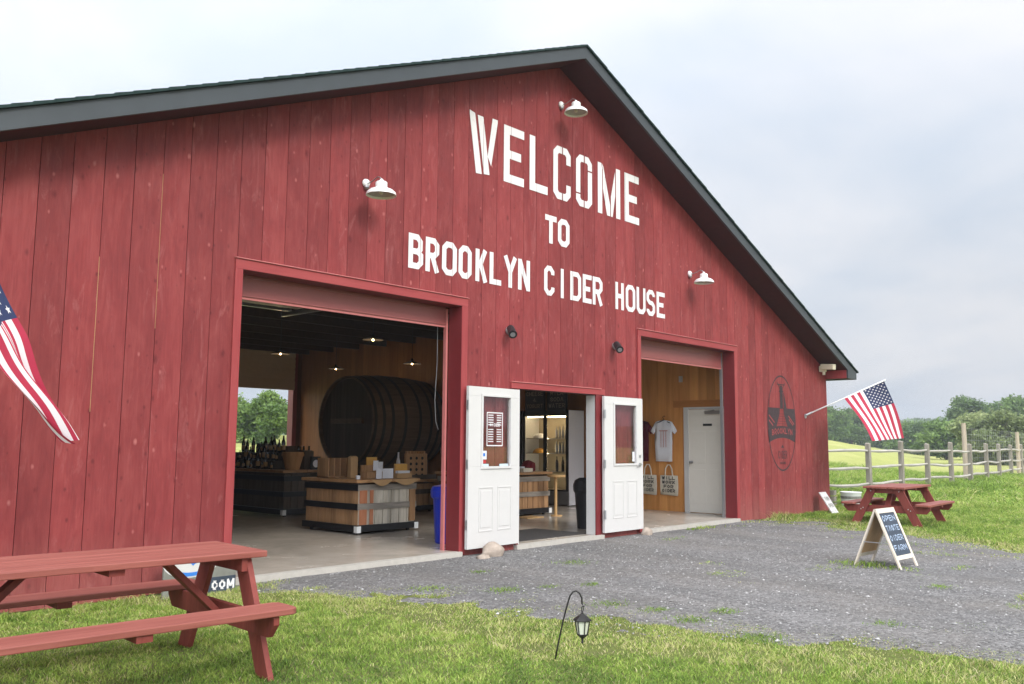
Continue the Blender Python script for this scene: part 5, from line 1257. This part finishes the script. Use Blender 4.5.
def tote(yc, label):
    t = thing('tote_bag', label, 'tote bag', (PX-.04, yc, 0), 0, 'cream tote bags on the pine wall')
    o = cloth_outline('bag_body', [(-.20, .72), (-.21, .5), (-.20, .33), (.20, .31), (.21, .5), (.20, .72)], .02, M['cream'], (0, 0, 0), None, None, wav=.006); o.parent = t
    for s_ in (-1,):
        b = MB(); b.tube([(0, -.09, .70), (-.01, -.075, .85), (0, -.03, .93), (0, .03, .93), (-.01, .075, .85), (0, .09, .70)], .014, 6); b.build('handles', M['cream'], t)
    b = MB()
    for i, tx in enumerate(('WILL', 'WORK', 'FOR', 'CIDER')):
        wd = .155*min(1, len(tx)/4); m2 = MB()
        for ch, a, e in spread(tx, -wd, wd, .18): strokes(m2, glyph(ch, a, e, 0, .065, .014), .014, 0)
        b.add([(-.021, -v[0], .635-i*.085+v[2]) for v in m2.v], m2.f)
    b.build('print', M['ink'], t)
tote(1.83, 'cream tote bag with black print directly below the white t-shirt')
tote(2.34, 'cream tote bag with black print below the maroon t-shirt')

# ------------------------------------------------------------------ grass blades and loose stones
def blades(name, n, region, hlo, hhi, wd, seed, dens=None, label='', force=False):
    r_ = np.random.default_rng(seed); x, y = region(r_, n)
    inb = (y > -.16) & (x > -10.2) & (x < 8.7)
    g = gmask(x, y); keep = ~inb & ((g < -.02) | (r_.random(len(x)) < np.clip(.85-g*.8, .0, 1)*(vnoise(x, y, 3, 9) > .47)))
    # tufts growing through the gravel
    tuft = (g > .1) & (vnoise(x, y, 1.7, 21) > .80) & (vnoise(x, y, .5, 33) > .35) & ~inb
    keep |= tuft & (r_.random(len(x)) < .5)
    edge = (g > -.9) & (g < .95)
    keep &= ~(edge & (vnoise(x, y, 5, 12) > .62) & (r_.random(len(x)) < .7))
    keep &= (r_.random(len(x)) < .5+.5*np.clip(vnoise(x, y, 2.2, 14)*1.6, 0, 1))
    if force: keep = np.ones(len(x), bool)
    x, y, g = x[keep], y[keep], g[keep]; n = len(x)
    z = hgt(x, y); h = r_.uniform(hlo, hhi, n)*(.55+.9*vnoise(x, y, 1.5, 8)); h *= np.where(g > -.35, .6, 1); h *= np.where((y > -.42) | (vnoise(x, y, 1.1, 51) > .86), 2.2, 1)
    a = r_.uniform(0, 2*np.pi, n); ca, sa = np.cos(a), np.sin(a); b_ = r_.uniform(0, 2*np.pi, n); ln = r_.uniform(.3, 1.9, n)*h
    w2 = wd*r_.uniform(.6, 1.3, n)/2
    P0 = np.stack([x-ca*w2, y-sa*w2, z], 1); P1 = np.stack([x+ca*w2, y+sa*w2, z], 1)
    mxx = np.stack([x+np.cos(b_)*ln*.35, y+np.sin(b_)*ln*.35, z+h*.62], 1); d = np.stack([ca, sa, 0*ca], 1)*(w2*.7)[:, None]
    P2, P3 = mxx+d, mxx-d; P4 = np.stack([x+np.cos(b_)*ln, y+np.sin(b_)*ln, z+h*.95], 1)
    v = np.stack([P0, P1, P2, P3, P4], 1).reshape(-1, 3)
    me = bpy.data.meshes.new(name); me.vertices.add(5*n); me.loops.add(7*n); me.polygons.add(2*n)
    me.vertices.foreach_set('co', v.ravel()); base_ = np.arange(n)*5
    li = np.stack([base_, base_+1, base_+2, base_+3, base_+3, base_+2, base_+4], 1); me.loops.foreach_set('vertex_index', li.ravel())
    ls = np.stack([np.arange(n)*7, np.arange(n)*7+4], 1); me.polygons.foreach_set('loop_start', ls.ravel())
    tone = np.clip(-.02+.38*vnoise(x, y, .9, 7)+.50*vnoise(x, y, 8, 10)+r_.normal(size=n)*.17, 0, 1)
    if force: tone = np.clip(tone*.7, 0, .5); edge = edge & False
    tone = np.where(edge[keep] & (r_.random(n) < .45), r_.uniform(.75, 1, n), tone); tone = np.where(r_.random(n) < .025, r_.uniform(.85, 1, n), tone)
    at = me.attributes.new('tone', 'FLOAT', 'POINT'); at.data.foreach_set('value', np.repeat(tone, 5).astype(np.float32))
    me.materials.append(M['grass']); me.update(); o = bpy.data.objects.new(name, me); col.objects.link(o)
    tag(o, label, 'grass', kind='stuff'); return o
def wedge(r0, r1, a0, a1, pw=1.0):
    def f(r_, n):
        u = r_.random(n); r = (r0**(2*pw)+(r1**(2*pw)-r0**(2*pw))*u)**(1/(2*pw)); a = np.radians(r_.uniform(a0, a1, n)); return CAM.x+r*np.sin(a), CAM.y+r*np.cos(a)
    return f
blades('grass', 420000, wedge(2.6, 9.5, 5, 88), .012, .034, .006, 1, label='short trampled lawn in the foreground')
blades('grass', 260000, wedge(9.5, 24, 50, 88, .8), .025, .06, .012, 2, label='lawn between the gravel and the rail fence')
blades('grass', 130000, wedge(24, 48, 58, 84, .7), .05, .13, .03, 3, label='longer grass around and beyond the rail fence')
tx, ty = [], []; rt_ = np.random.default_rng(77)
for x_, y_, t__, rad, c_ in ((718, 575, 0, .13, 260), (725, 613, 0, .16, 320), (940, 588, 0, .16, 260), (575, 564, 0, .26, 420), (590, 586, 0, .13, 180), (480, 573, 0, .14, 200), (505, 592, 0, .2, 300), (548, 588, 0, .12, 160), (885, 626, 0, .15, 220), (690, 622, 0, .18, 260), (655, 612, 0, .16, 180), (830, 528, 0, .3, 260), (900, 545, 0, .3, 300), (430, 590, 0, .2, 220), (760, 640, 0, .2, 300), (610, 606, 0, .2, 240)):
    d_ = fw + rt2*((x_-512)/880.36) + up2*((342-y_)/880.36); k_ = (G-CAM.z)/d_.z; p_ = CAM+d_*k_
    tx.append(p_.x+rt_.normal(size=c_)*rad*.5); ty.append(p_.y+rt_.normal(size=c_)*rad*.4)
tx, ty = np.concatenate(tx), np.concatenate(ty)
blades('weed_tufts', len(tx), lambda r_, n: (tx, ty), .025, .06, .008, 5, label='small green weed tufts growing through the gravel', force=True)
n = 26000; sx_ = rng.uniform(-6.5, 5.5, n); sy_ = rng.uniform(-9, -.07, n); k = gmask(sx_, sy_) > -.15; sx_, sy_ = sx_[k], sy_[k]; n = len(sx_)
ico = np.array([[1, 0, 0], [-1, 0, 0], [0, 1, 0], [0, -1, 0], [0, 0, 1], [0, 0, -1]], float); fc = np.array([[0, 2, 4], [2, 1, 4], [1, 3, 4], [3, 0, 4], [2, 0, 5], [1, 2, 5], [3, 1, 5], [0, 3, 5]])
sz = rng.gamma(2.0, .0022, n)+.003; v = (ico[None]*rng.uniform(.6, 1.25, (n, 6, 1))*sz[:, None, None]*np.stack([rng.uniform(.8, 1.5, n), rng.uniform(.8, 1.4, n), np.full(n, .6)], 1)[:, None])+np.stack([sx_, sy_, G+.016+0*sx_], 1)[:, None]
f = (fc[None]+(np.arange(n)*6)[:, None, None]).reshape(-1, 3); me = bpy.data.meshes.new('loose_gravel'); me.from_pydata(v.reshape(-1, 3).tolist(), [], f.tolist())
m_, N_, L_, b_ = newmat('loose_stone_mix', .9, spec=.2); at = N_.new('ShaderNodeAttribute'); at.attribute_name = 'tone'; L_.new(nramp(N_, L_, at.outputs['Fac'], [(0, (.15, .145, .14)), (.6, (.28, .275, .265)), (.95, (.42, .41, .40)), (1, (.5, .49, .47))]), b_.inputs['Base Color'])
at = me.attributes.new('tone', 'FLOAT', 'POINT'); at.data.foreach_set('value', np.repeat(rng.random(n), 6).astype(np.float32)); me.materials.append(m_)
o = bpy.data.objects.new('loose_gravel', me); col.objects.link(o); tag(o, 'loose grey stones scattered on the gravel drive', 'gravel', kind='stuff')

# ------------------------------------------------------------------ hazy summer air
hz = MB(); hz.box(CAM.x-60, CAM.x+620, CAM.y-60, CAM.y+620, -2.5, 24)
hm_ = bpy.data.materials.new('summer_haze'); hm_.use_nodes = True; hn = hm_.node_tree.nodes; hn.clear()
ho = hn.new('ShaderNodeOutputMaterial'); hv = hn.new('ShaderNodeVolumePrincipled'); hv.inputs['Color'].default_value = (.86, .92, 1, 1); hv.inputs['Density'].default_value = .0009; hv.inputs['Anisotropy'].default_value = .2
hm_.node_tree.links.new(hv.outputs[0], ho.inputs['Volume'])
tag(hz.build('haze', hm_), 'thin pale summer haze over the fields', 'haze', kind='stuff')
